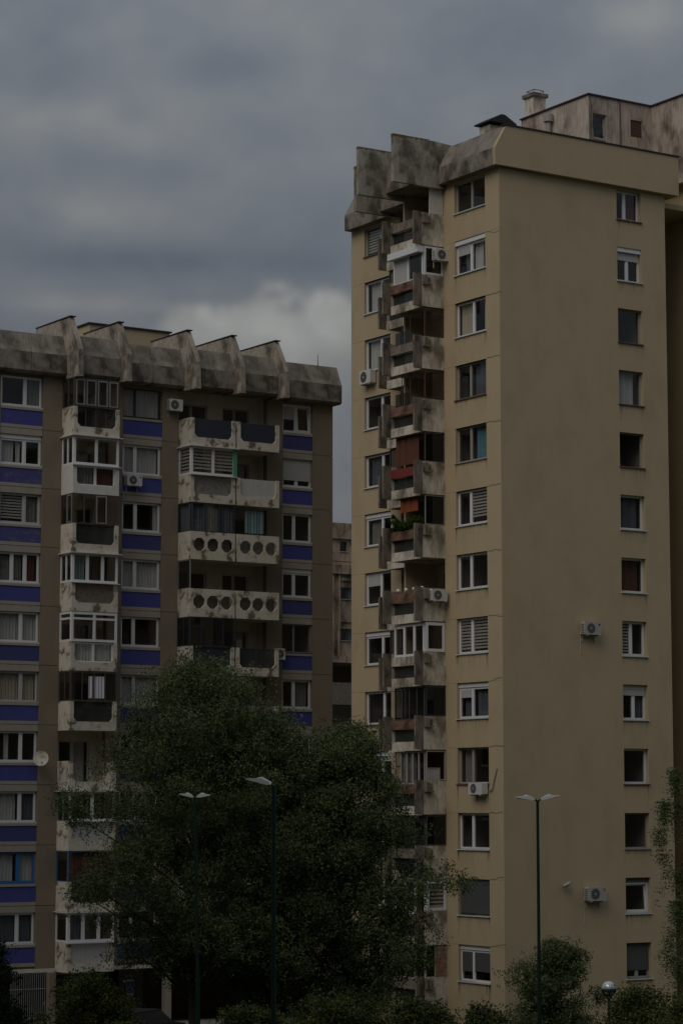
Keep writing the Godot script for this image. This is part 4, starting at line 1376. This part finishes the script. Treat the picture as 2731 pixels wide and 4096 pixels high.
func planting() -> void:
	var dk := Color(0.058, 0.078, 0.036)
	var md := Color(0.13, 0.165, 0.068)
	var lt := Color(0.10, 0.118, 0.034)
	var gd := Color(0.17, 0.145, 0.03)
	plant("deciduous_tree", "tallest leafy green tree before the blue panelled block", "tree", Vector3(45.6, 0, -80.2), {"seed": 21, "h": 15.6, "base": 4.6, "r": 3.9, "peak": 0.48, "pow": 2.6, "clumps": 360, "per": 56, "ca": dk, "cb": md, "trunk": 0.22, "clump": 0.8, "leaf": 0.095, "leaves": 11, "spray": 0.48, "shell": 0.4, "lump": 1.5, "uneven": true,
		"extra": [[Vector3(-3.2, 9.6, 2.0), 0.5], [Vector3(-3.9, 9.2, 2.4), 0.45], [Vector3(-4.2, 8.7, 2.6), 0.4], [Vector3(-3.6, 8.2, 2.3), 0.45], [Vector3(-3.0, 9.0, 2.0), 0.5], [Vector3(-4.4, 8.1, 2.8), 0.3], [Vector3(-2.6, 10.4, 1.6), 0.5]]})
	plant("deciduous_tree", "leafy green tree reaching across the beige tower's lowest balconies", "tree", Vector3(51.7, 0, -79.0), {"seed": 33, "h": 13.3, "base": 2.4, "r": 2.75, "peak": 0.4, "pow": 2.0, "clumps": 290, "per": 54, "ca": dk, "cb": md, "trunk": 0.2, "clump": 0.75, "leaf": 0.095, "leaves": 11, "spray": 0.48, "shell": 0.4, "lump": 1.5, "uneven": true})
	plant("deciduous_tree", "leafy tree crowded between two bigger green trees", "tree", Vector3(48.7, 0, -80.3), {"seed": 47, "h": 13.9, "base": 3.4, "r": 2.7, "peak": 0.5, "pow": 2.4, "clumps": 250, "per": 54, "ca": dk, "cb": md, "trunk": 0.18, "clump": 0.8, "leaf": 0.095, "leaves": 11, "spray": 0.48, "shell": 0.4, "lump": 1.5, "uneven": true})
	plant("birch_tree", "birch with hanging leafy twigs before the tower's gable", "tree", Vector3(53.3, 0, -59.6), {"seed": 58, "h": 13.6, "base": 1.5, "r": 2.45, "peak": 0.3, "pow": 2.0, "clumps": 150, "per": 70, "ca": dk, "cb": md, "trunk": 0.15, "clump": 0.62, "leaf": 0.06, "hang": 2.6, "bark": "pale_bark", "leaves": 10})
	plant("deciduous_tree", "broad dark tree at the tower wing beyond the birch", "tree", Vector3(62.5, 0, -63.5), {"seed": 59, "h": 15.0, "base": 1.0, "r": 4.2, "peak": 0.4, "pow": 2.2, "clumps": 260, "per": 50, "ca": dk, "cb": md, "trunk": 0.22, "clump": 0.85, "leaf": 0.12})
	plant("shrub", "round leafy shrub growing behind the two headed lamp on the right lawn", "shrub", Vector3(53.3, 0, -68.2), {"seed": 61, "h": 5.7, "base": 0.3, "r": 1.75, "peak": 0.35, "clumps": 120, "per": 60, "ca": dk, "cb": md, "trunk": 0.08, "clump": 0.5, "leaf": 0.075, "leaves": 11})
	plant("hedge_bush", "low bush with yellowing leaves beside the globe lamp", "shrub", Vector3(50.6, 0, -60.6), {"seed": 63, "h": 4.7, "base": 0.2, "r": 1.7, "peak": 0.4, "clumps": 80, "per": 40, "ca": dk, "cb": lt, "cc": gd, "gold": 0.08, "trunk": 0.06, "clump": 0.5, "leaf": 0.11})
	plant("hedge_bush", "low bush with yellowing leaves under the birch", "shrub", Vector3(47.9, 0, -55.2), {"seed": 64, "h": 4.9, "base": 0.2, "r": 1.5, "peak": 0.4, "clumps": 80, "per": 40, "ca": dk, "cb": lt, "cc": gd, "gold": 0.08, "trunk": 0.06, "clump": 0.5, "leaf": 0.1})
	plant("conifer", "dark dense evergreen beside the barred gate", "tree", Vector3(33.9, 0, -73.3), {"seed": 71, "h": 6.3, "base": 0.3, "r": 1.6, "peak": 0.25, "pow": 1.4, "clumps": 110, "per": 50, "ca": Color(0.010, 0.018, 0.008), "cb": Color(0.02, 0.034, 0.014), "trunk": 0.1, "clump": 0.5, "leaf": 0.09})
	plant("young_tree", "young shrub with upright shoots under the single balcony column", "shrub", Vector3(43.6, 0, -84.8), {"seed": 81, "h": 4.1, "base": 0.5, "r": 1.7, "peak": 0.35, "clumps": 85, "per": 26, "ca": dk, "cb": lt, "cc": gd, "gold": 0.1, "trunk": 0.05, "clump": 0.42, "leaf": 0.11})
	plant("young_tree", "spreading yellow green shrub before the block's open entrance", "shrub", Vector3(44.9, 0, -85.6), {"seed": 82, "h": 3.3, "base": 0.3, "r": 1.3, "peak": 0.4, "clumps": 75, "per": 28, "ca": dk, "cb": lt, "cc": gd, "gold": 0.12, "trunk": 0.05, "clump": 0.45, "leaf": 0.11})
	var bushes := [
		["green bush at the foot of the tallest tree", Vector3(44.6, 0, -74.6), 3.5, 1.7, 91], ["yellow tipped bush behind the single headed lamp", Vector3(46.9, 0, -72.6), 4.1, 1.9, 92],
		["dark bush at the foot of the tree by the balconies", Vector3(49.6, 0, -71.6), 3.7, 1.8, 93], ["dark bush near the foot of the tower", Vector3(51.7, 0, -70.6), 3.3, 1.6, 94],
		["dark bush left of the parked car", Vector3(41.9, 0, -78.6), 2.6, 1.5, 95], ["dark spreading bush below the barred gate", Vector3(38.6, 0, -80.0), 2.7, 1.7, 96],
	]
	for q in bushes:
		plant("garden_bush", q[0], "shrub", q[1], {"seed": q[4], "h": q[2], "base": 0.15, "r": q[3], "peak": 0.42, "clumps": 75, "per": 40, "ca": dk, "cb": lt * 0.8, "cc": gd, "gold": 0.06, "trunk": 0.06, "clump": 0.5, "leaf": 0.11, "group": "garden bushes before the blocks"})

# ---------------------------------------------------------------- small things
func small_things() -> void:
	var face_z := Basis()
	var face_mx := Basis(Vector3(0, 0, 1), Vector3(0, 1, 0), Vector3(-1, 0, 0))
	air_conditioner(Vector3(62.72, 35.32, -88.5), face_z, "weathered air conditioner beside the white shuttered balcony", 0.84, 0.54)
	air_conditioner(Vector3(64.45, 31.1, -96.6), face_mx, "white air conditioner with black fan on the tower's set-back bay", 0.95, 0.66)
	air_conditioner(Vector3(62.42, 19.88, -88.5), face_z, "air conditioner beside the balcony with white globe lights", 0.84, 0.52)
	air_conditioner(Vector3(63.0, 11.34, -85.85), face_mx, "dirty air conditioner with a loose cable under an old window", 1.0, 0.52)
	air_conditioner(Vector3(67.69, 18.36, -84.29), face_z, "grey air conditioner high on the bare gable", 0.92, 0.56, "ac_grey", "black", 0.9)
	air_conditioner(Vector3(67.76, 6.79, -84.29), face_z, "grey air conditioner with a red badge low on the gable", 1.0, 0.6, "ac_grey", "red_dot", 1.0)
	air_conditioner(Vector3(58.9, 30.55, -106.26), face_z, "white boxy air conditioner under the block's concrete eaves", 0.74, 0.58, "ac_white")
	air_conditioner(Vector3(56.6, 26.57, -106.28), face_z, "white air conditioner with a blue badge before a blue panel", 0.82, 0.54, "ac_white", "blue_frame")
	air_conditioner(Vector3(65.1, 18.25, -106.26), face_z, "small air conditioner squeezed between balcony and blue panel", 0.5, 0.56, "ac_white", "red_dot")
	# satellite dish
	var t := thing("satellite_dish", "round rust-spotted white satellite dish on the pier of the lower block", "satellite dish", Vector3(51.75, 12.8, -106.26))
	var b := MB.new()
	var n := 24
	for i in 5:
		for k in n:
			var ra := 0.37 * i / 5.0
			var rb := 0.37 * (i + 1) / 5.0
			var a := TAU * k / n
			var c := TAU * (k + 1) / n
			var za := ra * ra * 0.6
			var zb := rb * rb * 0.6
			b.quad(Vector3(cos(a) * ra, sin(a) * ra, za), Vector3(cos(a) * rb, sin(a) * rb, zb), Vector3(cos(c) * rb, sin(c) * rb, zb), Vector3(cos(c) * ra, sin(c) * ra, za))
	var DT := Transform3D(Basis(Vector3.UP, -0.6) * Basis(Vector3(1, 0, 0), -0.25), Vector3(-0.1, 0, 0.45))
	part(t, "dish", b.done(), M["chipped_white"], DT)
	var ar := MB.new()
	ar.tube([Vector3(0, -0.1, 0.0), Vector3(-0.05, -0.1, 0.35), Vector3(-0.09, 0, 0.43)], [0.03, 0.03, 0.03], 6)
	ar.tube([Vector3(-0.08, -0.35, 0.5), Vector3(-0.25, -0.2, 0.85)], [0.015, 0.015], 5)
	part(t, "bracket", ar.done(), M["thin_metal"])
	var lnb := MB.new()
	lnb.box(-0.29, -0.22, 0.8, -0.22, -0.14, 0.92)
	part(t, "receiver", lnb.done(), M["ac_grey"])
	# broken floodlight on the gable
	t = thing("wall_floodlight", "broken floodlight left on the bare gable above the shrub", "floodlight", Vector3(66.2, 7.2, -84.29))
	b = MB.new()
	b.tube([Vector3(0, 0, 0), Vector3(0, 0.02, 0.18)], [0.03, 0.03], 6)
	part(t, "bracket", b.done(), M["black"])
	b = MB.new()
	b.tube([Vector3(-0.2, -0.06, 0.2), Vector3(0.02, 0.02, 0.22), Vector3(0.18, 0.1, 0.2)], [0.06, 0.1, 0.08], 10)
	part(t, "lamp_body", b.done(), M["thin_metal"])
	# park globe lamp
	t = thing("globe_lamp", "park lamp with a half mirrored glass globe behind the bushes", "park lamp", Vector3(50.8, 0, -62.4))
	b = MB.new()
	b.tube([Vector3(0, 0, 0), Vector3(0, 4.5, 0)], [0.06, 0.045], 8)
	part(t, "post", b.done(), M["lamp_green"])
	var sm := SphereMesh.new()
	sm.radius = 0.25
	sm.height = 0.25
	sm.is_hemisphere = true
	sm.radial_segments = 32
	sm.rings = 16
	part(t, "upper_globe", sm, M["globe"], Transform3D(Basis(), Vector3(0, 4.78, 0)))
	part(t, "lower_globe", sm, M["navy_frame"], Transform3D(Basis(Vector3(1, 0, 0), PI), Vector3(0, 4.776, 0)))
	b = MB.new()
	b.tube([Vector3(0, 4.45, 0), Vector3(0, 4.56, 0)], [0.09, 0.12], 10)
	part(t, "collar", b.done(), M["black"])
	# laundry and awnings on the block
	t = thing("laundry", "white sheet drying on a dark balcony of the blue panelled block", "laundry", Vector3(53.75, ls_(5) + 0.2, -105.1))
	part(t, "sheet", curtain_mesh(0.85, 1.05, 1), M["white_cloth"])
	t = thing("laundry", "pale teal cloth hanging on an open balcony with octagonal holes", "laundry", Vector3(62.5, ls_(2) + 0.15, -105.25))
	part(t, "cloth", curtain_mesh(1.15, 1.15, 2), M["teal_cloth"])
	# water heater box on a loggia wall
	t = thing("wall_heater", "white box heater on the loggia wall over an open balcony", "heater", Vector3(63.25, ls_(4) + 0.0, -107.18))
	b = MB.new()
	b.box(-0.17, 0, 0, 0.17, 0.6, 0.2)
	part(t, "case", b.done(), M["ac_white"])
	# accessible entrance sign
	t = thing("entrance_sign", "small blue wheelchair sign on the dark entrance wall", "sign", Vector3(58.2, 1.25, -108.88))
	b = MB.new()
	b.box(-0.2, 0, 0, 0.2, 0.75, 0.02)
	part(t, "plate", b.done(), M["white"])
	b = MB.new()
	b.box(-0.18, 0.09, 0.021, 0.18, 0.66, 0.026)
	part(t, "blue_field", b.done(), M["blue_sign"])
	b = MB.new()
	b.tube([Vector3(-0.02, 0.58, 0.03), Vector3(-0.02, 0.55, 0.03)], [0.035, 0.035], 8)
	b.tube([Vector3(-0.02, 0.52, 0.03), Vector3(-0.01, 0.38, 0.03), Vector3(0.08, 0.36, 0.03), Vector3(0.11, 0.24, 0.03), Vector3(0.14, 0.24, 0.03)], [0.018, 0.018, 0.018, 0.018, 0.018], 5)
	var arc := []
	var rad := []
	for k in 11:
		var a := 2.0 + k * 0.42
		arc.append(Vector3(-0.01 + cos(a) * 0.12, 0.28 + sin(a) * 0.12, 0.03))
		rad.append(0.014)
	b.tube(arc, rad, 5)
	part(t, "wheelchair_symbol", b.done(), M["white"])
	# globe lights along the tower balcony's parapet
	for k in 4:
		t = thing("globe_light", "small white globe light on the parapet of a tower balcony", "globe light", Vector3(61.82, rs(6) - 0.03, -90.5 + k * 0.62), "globe lights on one balcony parapet")
		var sp := SphereMesh.new()
		sp.radius = 0.085
		sp.height = 0.17
		sp.radial_segments = 16
		sp.rings = 8
		part(t, "globe", sp, M["white"], Transform3D(Basis(), Vector3(0, 0.16, 0)))
		b = MB.new()
		b.tube([Vector3.ZERO, Vector3(0, 0.1, 0)], [0.02, 0.02], 6)
		part(t, "stem", b.done(), M["black"])
	# plants on a tower balcony
	for k in 5:
		plant("balcony_plant", ["tallest bushy potted plant at the far end of the balcony under the orange awning", "potted plant next to the tallest one under the orange awning", "lowest potted plant on the parapet under the orange awning", "potted plant with red blooms under the orange awning", "potted plant beside the near side plate under the orange awning"][k], "plant", Vector3(61.85, rs(5) - 0.03, -90.85 + k * 0.45), {"seed": 200 + k, "h": [0.75, 0.5, 0.35, 0.4, 0.5][k], "base": 0.05, "r": 0.24, "clumps": 14, "per": 14, "ca": Color(0.02, 0.045, 0.012), "cb": Color(0.05, 0.1, 0.02), "cc": Color(0.3, 0.02, 0.02), "gold": 0.03 if k == 3 else 0.0, "trunk": 0.015, "clump": 0.16, "leaf": 0.07, "spray": 0.12, "group": "potted plants on one tower balcony"})
	# storage box on a balcony
	t = thing("storage_box", "pale box standing in an open tower balcony window", "box", Vector3(62.55, rs(9) - 1.19, -88.95))
	b = MB.new()
	b.box(-0.28, 0, -0.2, 0.28, 1.85, 0.2)
	part(t, "case", b.done(), M["shutter"])
	b = MB.new()
	b.box(-0.3, 1.851, -0.22, 0.3, 1.9, 0.22)
	part(t, "lid", b.done(), M["strip"])
	parked_car()

func parked_car() -> void:
	var t := thing("parked_car", "dark estate car parked before the block's entrance", "car", Vector3(52.9, 0, -97.6))
	t.rotation.y = 0.5
	var side := PackedVector2Array([Vector2(-2.15, 0.35), Vector2(2.1, 0.35), Vector2(2.18, 0.62), Vector2(2.05, 0.86), Vector2(1.1, 1.0), Vector2(-2.1, 1.02), Vector2(-2.2, 0.7)])
	var b := MB.new()
	b.ext(side, -0.88, 0.88)
	part(t, "body", b.done(), M["car_paint"])
	b = MB.new()
	var cab := [[-2.05, 1.02, 1.15, 1.0, 0.84], [-1.8, 1.52, 0.25, 1.52, 0.66]]
	var lo := [Vector3(-2.08, 1.0, 0.84), Vector3(1.15, 0.98, 0.84), Vector3(1.15, 0.98, -0.84), Vector3(-2.08, 1.0, -0.84)]
	var hi := [Vector3(-1.8, 1.55, 0.66), Vector3(0.3, 1.55, 0.66), Vector3(0.3, 1.55, -0.66), Vector3(-1.8, 1.55, -0.66)]
	for k in 4:
		b.quad(lo[k], lo[(k + 1) % 4], hi[(k + 1) % 4], hi[k])
	part(t, "glass_house", b.done(), M["black"])
	b = MB.new()
	b.box(-1.85, 1.551, -0.67, 0.34, 1.59, 0.67)
	part(t, "roof", b.done(), M["car_paint"])
	for x in [-1.35, 1.35]:
		for z in [-0.8, 0.8]:
			var w := MB.new()
			w.tube([Vector3(x, 0.32, z - 0.1), Vector3(x, 0.32, z + 0.1)], [0.32, 0.32], 20)
			var wh := part(t, "wheel", w.done(), M["tyre"])
			var rm := MB.new()
			rm.tube([Vector3(x, 0.32, z - 0.11), Vector3(x, 0.32, z + 0.11)], [0.19, 0.19], 14)
			part(wh, "rim", rm.done(), M["thin_metal"])
	for z in [-0.62, 0.62]:
		b = MB.new()
		b.box(2.08, 0.62, z - 0.2, 2.19, 0.78, z + 0.2)
		part(t, "headlight", b.done(), M["lamp_lens"])
		b = MB.new()
		b.box(-2.22, 0.72, z - 0.16, -2.1, 0.95, z + 0.16)
		part(t, "tail_light", b.done(), M["red_dot"])

# ---------------------------------------------------------------- sky
func sky_image() -> Image:
	var W := 2048
	var H := 1024
	var f := FastNoiseLite.new()
	f.seed = 5
	f.noise_type = FastNoiseLite.TYPE_SIMPLEX_SMOOTH
	f.frequency = 1.0
	f.fractal_octaves = 4
	f.fractal_gain = 0.45
	var data := PackedFloat32Array()
	data.resize(W * H * 3)
	# cloud banks seen in the photograph: direction (azimuth, elevation in degrees), size, strength
	var banks := [[26.09, 11.56, 1.60, 0.19, 0.16], [27.87, 11.64, 1.07, 0.21, 0.12], [29.47, 12.62, 3.74, 0.42, -0.24], [26.98, 12.65, 1.78, 0.32, -0.10], [30.36, 17.13, 1.60, 0.61, -0.20], [32.86, 13.36, 1.07, 1.05, -0.14], [36.77, 17.92, 2.14, 0.88, -0.17], [26.09, 13.71, 1.96, 0.42, 0.18], [26.62, 15.81, 2.14, 0.53, 0.18], [26.62, 17.65, 2.32, 0.39, 0.15], [32.14, 17.92, 1.42, 0.53, 0.05], [39.98, 18.18, 1.42, 0.53, 0.17], [34.64, 15.46, 1.07, 1.05, -0.08], [30.90, 14.85, 2.14, 0.70, 0.03], [28.58, 14.67, 1.78, 0.32, -0.10]]
	for j in H:
		var el := (0.5 - (j + 0.5) / H) * 180.0
		var y := sin(deg_to_rad(el))
		var cy := cos(deg_to_rad(el))
		for i in W:
			var u := (i + 0.5) / W
			var az := u * 360.0
			if az > 180.0:
				az -= 360.0
			var k := (j * W + i) * 3
			if el < -3.0:
				data[k] = 0.10; data[k + 1] = 0.10; data[k + 2] = 0.095
				continue
			var a := deg_to_rad(az)
			var d := Vector3(sin(a) * cy, y, -cos(a) * cy)
			# cloud sheet overhead: coordinates stretch towards the horizon
			var s := 1.0 / (absf(y) + 0.22)
			var nv := f.get_noise_3d(d.x * s * 1.1, y * 3.0, d.z * s * 1.1)
			var nb := f.get_noise_3d(d.x * 9.0 + 31.0, y * 17.0, d.z * 9.0)
			var nc := f.get_noise_3d(d.x * 24.0, y * 40.0, d.z * 24.0 + 7.0)
			var v := 1.0 + nv * 0.22 + nb * 0.16 + nc * 0.10
			var nd := f.get_noise_3d(d.x * 46.0 + nb * 3.0, y * 70.0 + nc * 2.0, d.z * 46.0)
			v += nd * 0.07
			for q in banks:
				var da: float = (az - q[0]) / q[2]
				var de: float = (el - q[1]) / q[3]
				if absf(da) < 3.0 and absf(de) < 3.0:
					v += q[4] * exp(-da * da - de * de) * (1.0 + nb * 0.9 + nc * 0.9)
			# the bright cumulus bank low between the two buildings, with a lumpy upper edge
			if az > 27.0 and az < 36.0 and el < 13.5:
				var across := exp(-pow((az - 31.1) / 2.6, 4.0))
				var top := 11.92 + nc * 0.7 + nd * 0.35 - 0.05 * pow(az - 31.4, 2.0)
				var rise := smoothstep(top + 0.16, top - 0.22, el)
				v += across * rise * 0.92 * exp(-maxf(0.0, top - 0.9 - el) / 1.5) * (1.0 + nd * 0.5)
			var L := (1.0 + 3.4 * maxf(y, 0.0)) * v
			var warm := clampf((v - 1.0) * 1.8, -0.4, 0.8)
			data[k] = 0.178 * L * (0.90 + 0.11 * warm)
			data[k + 1] = 0.178 * L * (1.0 + 0.02 * warm)
			data[k + 2] = 0.178 * L * (1.15 - 0.19 * warm)
	return Image.create_from_data(W, H, false, Image.FORMAT_RGBF, data.to_byte_array())

# ---------------------------------------------------------------- main
func _ready() -> void:
	var cam := Camera3D.new()
	cam.name = "camera"
	cam.position = Vector3(0, 10.8, 0)
	cam.rotation = Vector3(atan(664.0 / 5600.0), deg_to_rad(-33.0), 0)
	cam.fov = rad_to_deg(2.0 * atan(1176.0 / 5600.0))
	cam.far = 1500.0
	add_child(cam)
	var env := Environment.new()
	env.background_mode = Environment.BG_SKY
	env.tonemap_mode = Environment.TONE_MAPPER_LINEAR
	env.tonemap_exposure = 0.51
	env.sdfgi_enabled = true
	env.ssao_enabled = true
	env.ssil_enabled = true
	var sky := Sky.new()
	var pm := PanoramaSkyMaterial.new()
	pm.panorama = ImageTexture.create_from_image(sky_image())
	sky.sky_material = pm
	env.sky = sky
	var we := WorldEnvironment.new()
	we.name = "world"
	we.environment = env
	add_child(we)
	var sun := DirectionalLight3D.new()
	sun.name = "sun"
	sun.light_energy = 0.5
	sun.light_angular_distance = 45.0
	sun.light_color = Color(1.0, 0.965, 0.91)
	sun.shadow_enabled = true
	add_child(sun)
	sun.look_at_from_position(Vector3.ZERO, -Vector3(-0.8, 0.8, 0.31), Vector3.UP)
	materials()
	rng.seed = 4
	# ground
	var b := MB.new()
	b.quad(Vector3(-900, 0, 400), Vector3(900, 0, 400), Vector3(900, 0, -900), Vector3(-900, 0, -900))
	structure("ground", b.done(), M["grass"])
	b = MB.new()
	b.quad(Vector3(20, 0.004, -99.5), Vector3(62, 0.004, -99.5), Vector3(62, 0.004, -94.0), Vector3(20, 0.004, -94.0))
	b.tri(Vector3(20, 0.004, -94.0), Vector3(20, 0.004, -94.1), Vector3(20.1, 0.004, -94.0))
	structure("road", b.done(), M["asphalt"])
	b = MB.new()
	b.box(20, 0, -106.2, 62, 0.12, -99.6)
	structure("pavement", b.done(), M["paving"])
	print("tower")
	tower()
	print("block")
	block()
	far_building()
	neighbour()
	shade_block("unseen flats added behind the camera to shade the tower's gable", Transform3D(Basis(Vector3(-1, 0, 0), Vector3(0, 1, 0), Vector3(0, 0, -1)), Vector3(150, 0, 2.5)), 165.0, 15, 8.0)
	shade_block("unseen flats added beside the camera to shade the tower's balconies", Transform3D(Basis(Vector3(0, 0, -1), Vector3(0, 1, 0), Vector3(1, 0, 0)), Vector3(6.0, 0, -22.0)), 75.0, 15, 4.0)
	print("lamps")
	var D80 := Vector3(48.92, 0, -63.62)
	street_lamp(D80, 10.82, Vector3(0, 0, 0), [[-0.576, 0.16, 0.1, 0.62], [PI - 0.4, 0.07, 0.1, 0.62]], "two headed green street lamp before the beige gable")
	street_lamp(Vector3(30.27, 0, -49.5), 11.16, Vector3(-0.03, 0, 0), [[2.35, 0.17, 0.06, 0.6]], "single headed green street lamp before the trees", 0.06)
	street_lamp(Vector3(42.89, 0, -75.05), 10.91, Vector3(-0.20, 0, -0.13), [[-0.7, 0.08, 0.06, 0.48], [PI - 0.35, 0.14, 0.06, 0.48]], "two headed green street lamp before the tallest tree")
	print("small")
	small_things()
	print("plants")
	planting()
	for m in find_children("*", "GeometryInstance3D", true, false):
		m.cast_shadow = GeometryInstance3D.SHADOW_CASTING_SETTING_ON
